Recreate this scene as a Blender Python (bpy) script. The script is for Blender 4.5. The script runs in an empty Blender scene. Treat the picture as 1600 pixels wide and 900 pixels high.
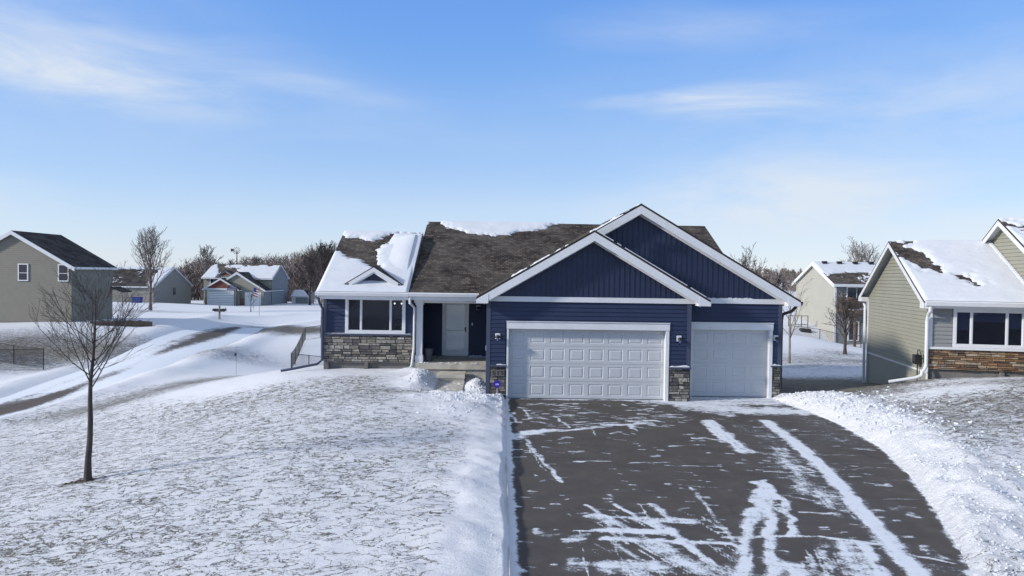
import bpy, math, random
import numpy as np
from mathutils import Vector, Matrix
scene = bpy.context.scene
col = scene.collection
R = math.radians
rng = random.Random(7)

# ------------------------------------------------------------------ camera
F = 1100.0                        # focal length in pixels of a 1600 px wide frame
CAM = Vector((0, 0, 3.8))
yaw, pitch, roll = math.atan(18/F), math.atan(20/F), 0.0145
fwd = Vector((math.sin(yaw)*math.cos(pitch), math.cos(yaw)*math.cos(pitch), -math.sin(pitch)))
r0 = fwd.cross(Vector((0, 0, 1))).normalized(); u0 = r0.cross(fwd)
rt = (r0*math.cos(roll)+u0*math.sin(roll)).normalized(); up = rt.cross(fwd)
cd = bpy.data.cameras.new('camera'); cam = bpy.data.objects.new('camera', cd); col.objects.link(cam)
cd.sensor_width = 36; cd.lens = 36*F/1600; cd.clip_end = 9000; cd.clip_start = .1
cam.matrix_world = Matrix(((rt.x, up.x, -fwd.x, CAM.x), (rt.y, up.y, -fwd.y, CAM.y), (rt.z, up.z, -fwd.z, CAM.z), (0, 0, 0, 1)))
scene.camera = cam
def ray(px, py): return fwd*F + rt*(px-800) - up*(py-450)
def W(px, py, D):
    d = ray(px, py); return CAM + d*(D/d.y)
def Gz(px, py, z=0.0):
    d = ray(px, py); return CAM + d*((z-CAM.z)/d.z)
def onplane(px, py, p0, n):
    d = ray(px, py); return CAM + d*((p0-CAM).dot(n)/d.dot(n))

# ------------------------------------------------------------------ noise (numpy)
def hsh(ix, iy, s):
    h = (ix.astype(np.int64)*374761393 + iy.astype(np.int64)*668265263 + s*974634777) & 0xffffffff
    h = ((h ^ (h >> 13))*1274126177) & 0xffffffff
    return ((h ^ (h >> 16)) & 0xffff)/65535.0
def vnoise(x, y, s=0):
    ix = np.floor(x); iy = np.floor(y); fx = x-ix; fy = y-iy
    fx = fx*fx*(3-2*fx); fy = fy*fy*(3-2*fy)
    a = hsh(ix, iy, s); b = hsh(ix+1, iy, s); c = hsh(ix, iy+1, s); d = hsh(ix+1, iy+1, s)
    return (a*(1-fx)+b*fx)*(1-fy)+(c*(1-fx)+d*fx)*fy
def fbm(x, y, o=4, s=0):
    t = 0; a = .5; n = 0
    for k in range(o):
        t = t+a*vnoise(x*2**k+17.3*k, y*2**k-9.1*k, s+k); n += a; a *= .5
    return t/n
def sstep(a, b, x):
    t = np.clip((x-a)/(b-a), 0, 1); return t*t*(3-2*t)
def segd(x, y, pts):
    """distance to a polyline, and the parameter 0..1 along it"""
    best = np.full(np.shape(x), 1e9); par = np.zeros(np.shape(x)); n = len(pts)-1
    for i in range(n):
        ax, ay = pts[i][0], pts[i][1]; bx, by = pts[i+1][0], pts[i+1][1]
        dx, dy = bx-ax, by-ay; L = dx*dx+dy*dy+1e-9
        t = np.clip(((x-ax)*dx+(y-ay)*dy)/L, 0, 1)
        d = np.hypot(x-ax-t*dx, y-ay-t*dy)
        m = d < best; best = np.where(m, d, best); par = np.where(m, (i+t)/n, par)
    return best, par
def inpoly(x, y, pts):
    ins = np.zeros(np.shape(x), bool); n = len(pts)
    for i in range(n):
        ax, ay = pts[i][0], pts[i][1]; bx, by = pts[(i+1) % n][0], pts[(i+1) % n][1]
        if ay == by: continue
        c = ((ay > y) != (by > y)) & (x < (bx-ax)*(y-ay)/(by-ay)+ax)
        ins ^= c
    return ins
def sdpoly(x, y, pts):
    d, _ = segd(x, y, list(pts)+[pts[0]])
    return np.where(inpoly(x, y, pts), d, -d)      # positive inside

# ------------------------------------------------------------------ object helpers
def tag(o, label=None, cat=None, group=None, kind=None):
    if label: o['label'] = label
    if cat: o['category'] = cat
    if group: o['group'] = group
    if kind: o['kind'] = kind
    return o
def thing(name, loc, rz, label, cat, group=None):
    o = bpy.data.objects.new(name, None); col.objects.link(o); o.empty_display_size = .3
    o.location = loc; o.rotation_euler = (0, 0, rz)
    return tag(o, label, cat, group)
def rootmat(o):
    while o.parent: o = o.parent
    return Matrix.Translation(o.location) @ Matrix.Rotation(o.rotation_euler.z, 4, 'Z')
class MB:
    def __init__(s): s.v = []; s.f = []; s.m = []; s.c = []; s.uv = []; s.mi = 0; s.col = (1, 1, 1)
    def face(s, pts, mi=None, colr=None, uv=None):
        b = len(s.v); s.v += [tuple(p) for p in pts]; s.f.append(tuple(range(b, b+len(pts))))
        s.m.append(s.mi if mi is None else mi); s.c.append(colr or s.col); s.uv.append(uv)
    def idx(s, verts, faces, mi=None, colr=None):
        b = len(s.v); s.v += [tuple(p) for p in verts]
        for f in faces:
            s.f.append(tuple(b+i for i in f)); s.m.append(s.mi if mi is None else mi); s.c.append(colr or s.col); s.uv.append(None)
        return s
    def box(s, x0, x1, y0, y1, z0, z1, mi=None, colr=None):
        P = [(x, y, z) for z in (z0, z1) for y in (y0, y1) for x in (x0, x1)]
        return s.idx(P, [(0, 2, 3, 1), (4, 5, 7, 6), (0, 1, 5, 4), (2, 6, 7, 3), (0, 4, 6, 2), (1, 3, 7, 5)], mi, colr)
    def prism(s, poly, ext, mi=None, colr=None):
        n = len(poly); a = [Vector(p) for p in poly]; e = Vector(ext); b = [p+e for p in a]
        nrm = Vector((0, 0, 0))
        for i in range(n): nrm += a[i].cross(a[(i+1) % n])
        if nrm.dot(e) > 0: a.reverse(); b.reverse()
        return s.idx(a+b, [tuple(range(n)), tuple(range(2*n-1, n-1, -1))]+[(i, i+n, (i+1) % n+n, (i+1) % n) for i in range(n)], mi, colr)
    def tube(s, pts, rad, n=8, mi=None, colr=None, cap=True, sq=False):
        pts = [Vector(p) for p in pts]
        if not hasattr(rad, '__len__'): rad = [rad]*len(pts)
        V = []; prev = None
        for i, p in enumerate(pts):
            d = (pts[min(i+1, len(pts)-1)]-pts[max(i-1, 0)]).normalized()
            if prev is None:
                a = Vector((0, 0, 1)) if abs(d.z) < .9 else Vector((1, 0, 0)); x = d.cross(a).normalized()
            else: x = (prev-d*prev.dot(d)).normalized()
            prev = x; y = d.cross(x)
            for k in range(n):
                t = 2*math.pi*(k+.5)/n; V.append(p+(x*math.cos(t)+y*math.sin(t))*rad[i])
        Fc = [(i*n+k, i*n+(k+1) % n, (i+1)*n+(k+1) % n, (i+1)*n+k) for i in range(len(pts)-1) for k in range(n)]
        if cap: Fc += [tuple(range(n-1, -1, -1)), tuple((len(pts)-1)*n+k for k in range(n))]
        return s.idx(V, Fc, mi, colr)
    def lathe(s, c, prof, n=20, mi=None, colr=None):
        V = [(c[0]+r*math.cos(2*math.pi*k/n), c[1]+r*math.sin(2*math.pi*k/n), c[2]+z) for r, z in prof for k in range(n)]
        m = len(prof)
        Fc = [(i*n+k, i*n+(k+1) % n, (i+1)*n+(k+1) % n, (i+1)*n+k) for i in range(m-1) for k in range(n)]
        Fc += [tuple(range(n-1, -1, -1)), tuple((m-1)*n+k for k in range(n))]
        return s.idx(V, Fc, mi, colr)
    def build(s, name, mats, parent=None, local=False, smooth=False):
        me = bpy.data.meshes.new(name)
        vs = s.v
        if parent is not None and not local:
            inv = rootmat(parent).inverted(); vs = [tuple(inv @ Vector(p)) for p in vs]
        me.from_pydata(vs, [], s.f)
        if not isinstance(mats, (list, tuple)): mats = [mats]
        for m in mats: me.materials.append(m)
        me.polygons.foreach_set('material_index', s.m)
        if any(c != (1, 1, 1) for c in s.c):
            ca = me.color_attributes.new('Col', 'FLOAT_COLOR', 'CORNER'); d = []
            for f, c in zip(s.f, s.c): d += [c[0], c[1], c[2], 1]*len(f)
            ca.data.foreach_set('color', d)
        if any(u is not None for u in s.uv):
            ul = me.uv_layers.new(name='UVMap'); d = []
            for f, u in zip(s.f, s.uv):
                d += [q for p in u for q in p] if u is not None else [0, 0]*len(f)
            ul.data.foreach_set('uv', d)
        if smooth: me.polygons.foreach_set('use_smooth', [True]*len(s.f))
        me.update()
        o = bpy.data.objects.new(name, me); col.objects.link(o)
        if parent is not None: o.parent = parent
        return o
def bev(o, w=.01, seg=2):
    m = o.modifiers.new('bevel', 'BEVEL'); m.width = w; m.segments = seg; m.limit_method = 'ANGLE'; return o
SPLIT = {'corner_trim', 'ledge', 'fascia', 'rake_board', 'door_trim', 'trim_band', 'soffit', 'deck_post', 'roof_vent', 'gable_wall', 'door_seal', 'back_blind', 'red_gable', 'window_shade', 'window_sash', 'roof', 'chandelier', 'foundation', 'sign_mark', 'number_tile', 'dormer_trim', 'flag_stripes', 'rake_snow', 'stone_pier'}
def pieces(mb, gap=.004):
    """split a builder into groups of shapes that touch"""
    n = len(mb.v); par = list(range(n))
    def find(i):
        while par[i] != i: par[i] = par[par[i]]; i = par[i]
        return i
    for f in mb.f:
        for k in f[1:]: par[find(k)] = find(f[0])
    comp = {}
    for i in range(n): comp.setdefault(find(i), []).append(i)
    bx = []
    for r_, ids in comp.items():
        P = [mb.v[i] for i in ids]; bx.append([[min(p[k] for p in P)-gap for k in range(3)], [max(p[k] for p in P)+gap for k in range(3)], {r_}])
    ch = True
    while ch:
        ch = False
        for i in range(len(bx)):
            for j in range(i+1, len(bx)):
                A_, B_ = bx[i], bx[j]
                if all(A_[0][k] <= B_[1][k] and B_[0][k] <= A_[1][k] for k in range(3)):
                    A_[0] = [min(p, q) for p, q in zip(A_[0], B_[0])]; A_[1] = [max(p, q) for p, q in zip(A_[1], B_[1])]; A_[2] |= B_[2]; bx.pop(j); ch = True; break
            if ch: break
    out = []
    for _, _, rs_ in bx:
        m = MB(); mp = {}
        for f, mi, cc, uv in zip(mb.f, mb.m, mb.c, mb.uv):
            if find(f[0]) in rs_:
                g_ = []
                for i in f:
                    if i not in mp: mp[i] = len(m.v); m.v.append(mb.v[i])
                    g_.append(mp[i])
                m.f.append(tuple(g_)); m.m.append(mi); m.c.append(cc); m.uv.append(uv)
        out.append(m)
    return out
_build = MB.build
def build_split(s, name, mats, parent=None, local=False, smooth=False):
    if parent is not None and name in SPLIT and 1 < len(s.f) < 900:
        ps = pieces(s)
        if len(ps) > 1: return [_build(m, name, mats, parent, local, smooth) for m in ps][0]
    return _build(s, name, mats, parent, local, smooth)
MB.build = build_split
def part(name, mats, parent, fn, local=False, smooth=False, b=0):
    mb = MB(); fn(mb); o = mb.build(name, mats, parent, local, smooth)
    if b: bev(o, b)
    return o
def grid_mesh(name, X, Y, Z, mats, attrs=None, keep=None, smooth=True, parent=None, uv=None):
    """X, Y, Z 2-D arrays of points"""
    ny, nx = X.shape
    co = np.stack([X, Y, Z], -1).reshape(-1, 3)
    i = np.arange(ny*nx).reshape(ny, nx)
    q = np.stack([i[:-1, :-1], i[:-1, 1:], i[1:, 1:], i[1:, :-1]], -1).reshape(-1, 4)
    if keep is not None:
        k = (keep[:-1, :-1] | keep[:-1, 1:] | keep[1:, 1:] | keep[1:, :-1]).reshape(-1)
        q = q[k]; used = np.unique(q); mp = np.full(ny*nx, -1); mp[used] = np.arange(len(used))
        q = mp[q]; co = co[used]
        if attrs: attrs = {n: a.reshape(-1)[used] for n, a in attrs.items()}
    me = bpy.data.meshes.new(name)
    me.vertices.add(len(co)); me.loops.add(q.size); me.polygons.add(len(q))
    if parent is not None:
        M = np.array(rootmat(parent).inverted()); co = co @ M[:3, :3].T + M[:3, 3]
    me.vertices.foreach_set('co', co.reshape(-1).astype(np.float32))
    me.loops.foreach_set('vertex_index', q.reshape(-1).astype(np.int32))
    me.polygons.foreach_set('loop_start', np.arange(0, q.size, 4, dtype=np.int32))
    me.polygons.foreach_set('use_smooth', np.full(len(q), smooth))
    me.update(calc_edges=True); me.validate()
    for n, a in (attrs or {}).items():
        at = me.attributes.new(n, 'FLOAT', 'POINT'); at.data.foreach_set('value', a.reshape(-1).astype(np.float32))
    me.materials.append(mats)
    o = bpy.data.objects.new(name, me); col.objects.link(o)
    if parent is not None: o.parent = parent
    return o

# ------------------------------------------------------------------ materials
def mat(name):
    m = bpy.data.materials.new(name); m.use_nodes = True
    nt = m.node_tree; b = nt.nodes['Principled BSDF']
    return m, nt, b
def nd(nt, t, **k):
    n = nt.nodes.new(t)
    for a, v in k.items():
        if a == 'inp':
            for i, x in v.items():
                if hasattr(x, 'is_output'): nt.links.new(x, n.inputs[i])
                else: n.inputs[i].default_value = x
        else: setattr(n, a, v)
    return n
def mth(nt, op, a, b=0.0, c=0.0, clamp=False):
    n = nd(nt, 'ShaderNodeMath', operation=op, inp={0: a, 1: b, 2: c}); n.use_clamp = clamp; return n.outputs[0]
def mapr(nt, v, a, b, c=0., d=1., smooth=True):
    n = nd(nt, 'ShaderNodeMapRange', inp={0: v, 1: a, 2: b, 3: c, 4: d})
    if smooth: n.interpolation_type = 'SMOOTHSTEP'
    return n.outputs[0]
def mix(nt, f, a, b):
    n = nt.nodes.new('ShaderNodeMix'); n.data_type = 'RGBA'
    for i, x in ((0, f), (6, a), (7, b)):
        if hasattr(x, 'is_output'): nt.links.new(x, n.inputs[i])
        else: n.inputs[i].default_value = (x if i == 0 else (x[0], x[1], x[2], 1))
    return n.outputs[2]
def noise(nt, vec, scale, detail=4, rough=.55, dist=0.0):
    return nd(nt, 'ShaderNodeTexNoise', inp={'Vector': vec, 'Scale': scale, 'Detail': detail, 'Roughness': rough, 'Distortion': dist}).outputs[0]
def bump(nt, h, strength=1.0, dist=.01, n=None):
    b = nd(nt, 'ShaderNodeBump', inp={'Height': h, 'Strength': strength, 'Distance': dist})
    if n is not None: nt.links.new(n, b.inputs['Normal'])
    return b.outputs[0]
def pos(nt): return nd(nt, 'ShaderNodeNewGeometry').outputs['Position']
def plain(name, c, rough=.6, var=.12, scale=6., metal=0., bmp=.15, spec=.4, stretch=None):
    m, nt, b = mat(name); p = pos(nt)
    if stretch: p = nd(nt, 'ShaderNodeMapping', inp={0: p, 3: stretch}).outputs[0]
    n1 = noise(nt, p, scale, 5, .6); n2 = noise(nt, p, scale*9, 3, .6)
    f = mth(nt, 'ADD', mth(nt, 'MULTIPLY', n1, .65), mth(nt, 'MULTIPLY', n2, .35))
    f = mapr(nt, f, .3, .7)
    cc = mix(nt, f, [x*(1-var) for x in c], [min(1, x*(1+var)) for x in c])
    nt.links.new(cc, b.inputs['Base Color']); b.inputs['Roughness'].default_value = rough
    b.inputs['Metallic'].default_value = metal; b.inputs['Specular IOR Level'].default_value = spec
    if bmp: nt.links.new(bump(nt, n2, bmp, .01), b.inputs['Normal'])
    return m
M = {}
M['navy'] = plain('navy_siding', (.0195, .029, .068), .5, .10, 2.5, bmp=.1)
M['navytrim'] = plain('navy_trim', (.052, .064, .105), .5, .06, 3)
M['white'] = plain('white_trim', (.64, .65, .67), .45, .05, 3, bmp=.05)
M['door'] = plain('garage_door_white', (.50, .515, .53), .45, .03, 1.5, bmp=.04)
M['doorway'] = plain('storm_door_white', (.80, .81, .79), .4, .04, 2, bmp=.04)
M['olive'] = plain('olive_siding', (.195, .182, .148), .6, .06, 1.5, bmp=.1)
M['sage'] = plain('sage_siding', (.262, .258, .205), .55, .05, 1.5, bmp=.08)
M['greys'] = plain('grey_siding', (.22, .225, .225), .55, .06, 1.5, bmp=.08)
M['bluegrey'] = plain('blue_grey_siding', (.20, .22, .25), .6, .06, 1.5)  # shaded copy of the sage siding, shade put into the colour
M['beige'] = plain('pale_beige_siding', (.36, .35, .305), .6, .05, 1)
M['cream'] = plain('cream_siding', (.50, .45, .33), .6, .05, 1)
M['taupe'] = plain('taupe_siding', (.24, .23, .20), .6, .06, 1)
M['redsh'] = plain('red_shingle_gable', (.17, .055, .04), .7, .2, 5)
M['concrete'] = plain('concrete', (.47, .44, .375), .85, .25, 2.2, bmp=.4)
M['found'] = plain('foundation_block', (.16, .15, .14), .9, .2, 2, bmp=.3)
M['black'] = plain('black_metal', (.018, .018, .02), .45, .2, 8)
M['planter'] = plain('grey_planter', (.10, .105, .12), .6, .1, 6)
M['wood'] = plain('weathered_wood', (.12, .085, .06), .85, .3, 4, bmp=.5, stretch=(1, 1, .2))
M['post'] = plain('grey_brown_post', (.22, .19, .15), .85, .25, 4, bmp=.4)
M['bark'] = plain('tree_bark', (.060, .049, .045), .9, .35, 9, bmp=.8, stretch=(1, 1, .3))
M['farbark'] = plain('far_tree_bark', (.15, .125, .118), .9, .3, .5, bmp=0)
M['farbark2'] = plain('far_twigs', (.21, .17, .155), .9, .3, .2, bmp=0)  # bark and twig colours also paint in the faint haze on the far hill
M['mulch'] = plain('mulch', (.06, .04, .03), .95, .5, 12, bmp=.9)
M['purple'] = plain('violet_sign', (.035, .02, .30), .35, .1, 5)
M['signmark'] = plain('pale_violet_mark', (.55, .5, .85), .4, .02, 5)
M['bluebin'] = plain('blue_bin', (.02, .04, .20), .5, .1, 2)
M['red'] = plain('red_paint', (.35, .03, .03), .5, .1, 5)
M['grass'] = plain('dead_grass_tuft', (.30, .23, .13), .9, .3, 8)
def glassm(name, c, rough=.03):
    m, nt, b = mat(name)
    n = noise(nt, pos(nt), .7, 3, .5)
    nt.links.new(mix(nt, n, [x*.6 for x in c], [x*1.4 for x in c]), b.inputs['Base Color'])
    b.inputs['Roughness'].default_value = rough; b.inputs['Specular IOR Level'].default_value = .6
    nt.links.new(bump(nt, noise(nt, pos(nt), 1.1, 1, .5), .15, .02), b.inputs['Normal'])
    return m
M['darkglass'] = glassm('dark_window_glass', (.012, .016, .035))
def clearglass(name='clear_window_glass', tint=(.50, .55, .70, 1), k=.8):
    m, nt, b = mat(name); out = nt.nodes['Material Output']; nt.nodes.remove(b)
    tr = nd(nt, 'ShaderNodeBsdfTransparent', inp={0: tint})
    gl = nd(nt, 'ShaderNodeBsdfGlossy', inp={'Color': (.9, .93, 1, 1), 'Roughness': .02})
    nt.links.new(bump(nt, noise(nt, pos(nt), 1.3, 1, .5), .12, .02), gl.inputs['Normal'])
    fr = nd(nt, 'ShaderNodeFresnel', inp={0: 1.5}).outputs[0]
    f = mth(nt, 'MULTIPLY', fr, k, clamp=True)
    mx = nd(nt, 'ShaderNodeMixShader', inp={0: f, 1: tr.outputs[0], 2: gl.outputs[0]})
    nt.links.new(mx.outputs[0], out.inputs[0]); return m
M['glass'] = clearglass(); M['doorglass'] = clearglass('door_glass', (.93, .95, .95, 1), 1.5)
M['room'] = plain('room_paint', (.05, .06, .10), .8, .1, 1)
M['roomdark'] = plain('dark_furniture', (.02, .02, .03), .8, .1, 1)
M['blind'] = plain('pale_blind', (.30, .34, .34), .8, .05, 1)
M['blindg'] = plain('grey_green_shade', (.20, .24, .23), .8, .05, 1)
def emis(name, c, s):
    m, nt, b = mat(name); b.inputs['Emission Color'].default_value = (*c, 1); b.inputs['Emission Strength'].default_value = s; b.inputs['Base Color'].default_value = (*c, 1); return m
M['lamp'] = emis('lit_bulb', (1, .85, .6), 6)
def snowm():
    m, nt, b = mat('packed_snow'); p = pos(nt)
    n1 = noise(nt, p, 2.2, 5, .6); n2 = noise(nt, p, 22, 4, .6)
    nt.links.new(mix(nt, n1, (.56, .585, .635), (.66, .68, .715)), b.inputs['Base Color'])
    b.inputs['Roughness'].default_value = .7; b.inputs['Specular IOR Level'].default_value = .3
    h = mth(nt, 'ADD', n1, mth(nt, 'MULTIPLY', n2, .35))
    nt.links.new(bump(nt, h, .5, .03), b.inputs['Normal']); return m
M['snow'] = snowm()
def shingles(name, dark, light, sc=1.0):
    m, nt, b = mat(name)
    uv = nd(nt, 'ShaderNodeUVMap').outputs[0]
    br = nd(nt, 'ShaderNodeTexBrick', inp={'Vector': uv, 'Color1': (*dark, 1), 'Color2': (*light, 1), 'Mortar': (*[x*.45 for x in dark], 1),
            'Scale': 1.0, 'Mortar Size': .012, 'Mortar Smooth': .3, 'Bias': -.2, 'Brick Width': .17*sc, 'Row Height': .135*sc})
    br.offset = .37
    br2 = nd(nt, 'ShaderNodeTexBrick', inp={'Vector': uv, 'Color1': (.55, .55, .55, 1), 'Color2': (1.35, 1.3, 1.25, 1), 'Mortar': (1, 1, 1, 1),
            'Scale': 1.0, 'Mortar Size': .0, 'Brick Width': .29*sc, 'Row Height': .135*sc})
    br2.offset = .23
    mm = nt.nodes.new('ShaderNodeMix'); mm.data_type = 'RGBA'; mm.blend_type = 'MULTIPLY'; mm.inputs[0].default_value = .95
    nt.links.new(br.outputs[0], mm.inputs[6]); nt.links.new(br2.outputs[0], mm.inputs[7])
    n = noise(nt, uv, 55, 3, .7); n3 = noise(nt, uv, .9, 3, .5)
    c = mix(nt, mth(nt, 'MULTIPLY', mapr(nt, n, .45, .75), .35), mm.outputs[2], light)
    c2 = mix(nt, mapr(nt, n3, .3, .7), c, mix(nt, .18, c, (.3, .27, .24)))
    nt.links.new(c2, b.inputs['Base Color']); b.inputs['Roughness'].default_value = .95; b.inputs['Specular IOR Level'].default_value = .15
    h = mth(nt, 'ADD', mth(nt, 'SUBTRACT', 1., br.outputs[1]), mth(nt, 'MULTIPLY', n, .5))
    nt.links.new(bump(nt, h, .9, .012), b.inputs['Normal']); return m
M['shingle'] = shingles('brown_shingles', (.028, .024, .023), (.118, .098, .086))
M['shingled'] = shingles('charcoal_shingles', (.030, .028, .030), (.06, .055, .058))
M['shinglefar'] = shingles('grey_brown_shingles', (.05, .045, .042), (.12, .105, .095), 1.6)
def stone(name, mort):
    m, nt, b = mat(name)
    a = nd(nt, 'ShaderNodeVertexColor', layer_name='Col').outputs[0]; p = pos(nt)
    n1 = noise(nt, p, 14, 5, .65); n2 = noise(nt, p, 60, 3, .6)
    c = mix(nt, mapr(nt, n1, .35, .7), mix(nt, .45, a, (.02, .02, .02)), a)
    nt.links.new(c, b.inputs['Base Color']); b.inputs['Roughness'].default_value = .9
    nt.links.new(bump(nt, mth(nt, 'ADD', n1, mth(nt, 'MULTIPLY', n2, .4)), .9, .02), b.inputs['Normal']); return m
M['stone'] = stone('ledge_stone', 0)

def groundm():
    m, nt, b = mat('snowy_lawn'); p = pos(nt)
    at = nd(nt, 'ShaderNodeAttribute', attribute_name='snow').outputs['Fac']
    ch = nd(nt, 'ShaderNodeAttribute', attribute_name='chunk').outputs['Fac']
    pw = nd(nt, 'ShaderNodeMapping', inp={0: p, 3: (.75, 1.25, 1)}).outputs[0]
    wv = nd(nt, 'ShaderNodeTexNoise', inp={'Vector': p, 'Scale': 1.6, 'Detail': 3})
    pd = nd(nt, 'ShaderNodeVectorMath', operation='MULTIPLY_ADD', inp={0: wv.outputs[1], 1: (.35, .35, 0), 2: pw}).outputs[0]
    def crack(scale, w, det=5):
        n = noise(nt, pd, scale, det, .6)
        r = mth(nt, 'ABSOLUTE', mth(nt, 'SUBTRACT', n, .5))
        return mapr(nt, r, 0., w, 1., 0.)
    k1 = crack(2.4, .016); k2 = crack(4.8, .030)
    big = noise(nt, p, .55, 4, .55); mid = noise(nt, pd, 5.5, 5, .65); fine = noise(nt, p, 34, 4, .7); zone = noise(nt, p, 1.5, 3, .5)
    gate = mapr(nt, zone, .38, .62)
    s = mth(nt, 'ADD', at, mth(nt, 'MULTIPLY', mth(nt, 'SUBTRACT', big, .5), .5))
    s = mth(nt, 'ADD', s, mth(nt, 'MULTIPLY', mth(nt, 'SUBTRACT', mid, .5), 1.05))
    s = mth(nt, 'ADD', s, mth(nt, 'MULTIPLY', mth(nt, 'SUBTRACT', fine, .5), 1.25))
    s = mth(nt, 'SUBTRACT', s, mth(nt, 'MULTIPLY', mth(nt, 'MULTIPLY', k1, mapr(nt, at, .7, 1.25, 1., 0.)), .85))
    s = mth(nt, 'SUBTRACT', s, mth(nt, 'MULTIPLY', mth(nt, 'MULTIPLY', k2, mapr(nt, at, .6, 1.2, 1., 0.)), mapr(nt, zone, .3, .7, .25, .75)))
    f = mapr(nt, s, .18, .62)
    gcol = mix(nt, mapr(nt, noise(nt, p, 3, 4, .6), .35, .65), (.125, .118, .104), (.22, .195, .145))
    gcol = mix(nt, mapr(nt, fine, .3, .7), mix(nt, .5, gcol, (.05, .05, .045)), gcol)
    scol = mix(nt, mid, (.62, .635, .67), (.74, .75, .78))
    thin = mth(nt, 'MULTIPLY', mapr(nt, at, .4, 1.1, 1., 0.), .25)
    scol = mix(nt, thin, scol, (.40, .40, .385))
    nt.links.new(mix(nt, f, gcol, scol), b.inputs['Base Color'])
    b.inputs['Roughness'].default_value = .75; b.inputs['Specular IOR Level'].default_value = .2
    cl = noise(nt, p, 5.0, 7, .75, .4)
    h = mth(nt, 'ADD', mth(nt, 'MULTIPLY', f, .55), mth(nt, 'MULTIPLY', mid, .5))
    h = mth(nt, 'ADD', h, mth(nt, 'MULTIPLY', fine, .25))
    vo = nd(nt, 'ShaderNodeTexVoronoi', inp={'Vector': p, 'Scale': 8.0}).outputs[0]
    hc_ = mth(nt, 'ADD', mth(nt, 'MULTIPLY', cl, 1.3), mth(nt, 'MULTIPLY', vo, .35))
    b1_ = bump(nt, mth(nt, 'MULTIPLY', hc_, ch), 1.0, .06)
    nt.links.new(bump(nt, h, .9, .055, b1_), b.inputs['Normal']); return m
M['ground'] = groundm()
def asphaltm(name, base=(.075, .067, .062), streak=(1.1, 3.4, 1)):
    m, nt, b = mat(name); p = pos(nt)
    at = nd(nt, 'ShaderNodeAttribute', attribute_name='snow').outputs['Fac']
    an = nd(nt, 'ShaderNodeMapping', inp={0: p, 3: streak}).outputs[0]
    st = noise(nt, an, 1.6, 5, .62, .3); fn = noise(nt, p, 26, 4, .7); md = noise(nt, p, 6, 4, .6)
    s = mth(nt, 'ADD', at, mth(nt, 'MULTIPLY', mth(nt, 'SUBTRACT', st, .5), .65))
    s = mth(nt, 'ADD', s, mth(nt, 'MULTIPLY', mth(nt, 'SUBTRACT', fn, .5), 1.0))
    s = mth(nt, 'ADD', s, mth(nt, 'MULTIPLY', mth(nt, 'SUBTRACT', md, .5), .9))
    f = mapr(nt, s, .44, .86)
    g = noise(nt, p, 85, 3, .8); bl = noise(nt, p, .8, 4, .6)
    ac = mix(nt, mapr(nt, g, .3, .7), [x*.55 for x in base], [x*1.6 for x in base])
    ac = mix(nt, mapr(nt, bl, .35, .7), ac, mix(nt, .28, ac, (.03, .028, .03)))
    wet = mth(nt, 'MULTIPLY', mapr(nt, s, .18, .40), .45)
    ac = mix(nt, wet, ac, [x*.45 for x in base])
    wp = nd(nt, 'ShaderNodeVectorMath', operation='MULTIPLY_ADD', inp={0: nd(nt, 'ShaderNodeTexNoise', inp={'Vector': p, 'Scale': 2.2, 'Detail': 4}).outputs[1], 1: (.5, .5, 0), 2: p}).outputs[0]
    ce = nd(nt, 'ShaderNodeTexVoronoi', feature='DISTANCE_TO_EDGE', inp={'Vector': wp, 'Scale': .42}).outputs[0]
    ck_ = mth(nt, 'MULTIPLY', mapr(nt, ce, .0, .006, 1., 0.), mapr(nt, bl, .45, .6, 0., .55))
    ac = mix(nt, ck_, ac, (.015, .014, .014))
    pat = noise(nt, p, 2.3, 5, .65); ac = mix(nt, mapr(nt, pat, .4, .75, 0., .35), ac, [x*1.7 for x in base])
    dust = mapr(nt, s, .1, .6, 0., .16)
    ac = mix(nt, dust, ac, (.30, .31, .34))
    sc = mix(nt, md, (.60, .64, .71), (.72, .75, .79))
    nt.links.new(mix(nt, f, ac, sc), b.inputs['Base Color'])
    b.inputs['Roughness'].default_value = .85; b.inputs['Specular IOR Level'].default_value = .25
    h = mth(nt, 'ADD', mth(nt, 'MULTIPLY', f, 1.0), mth(nt, 'MULTIPLY', g, .35))
    nt.links.new(bump(nt, h, .6, .012), b.inputs['Normal']); return m
M['asphalt'] = asphaltm('asphalt_drive')
M['road'] = asphaltm('road_asphalt', (.085, .07, .062), (.6, .6, 1))

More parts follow.
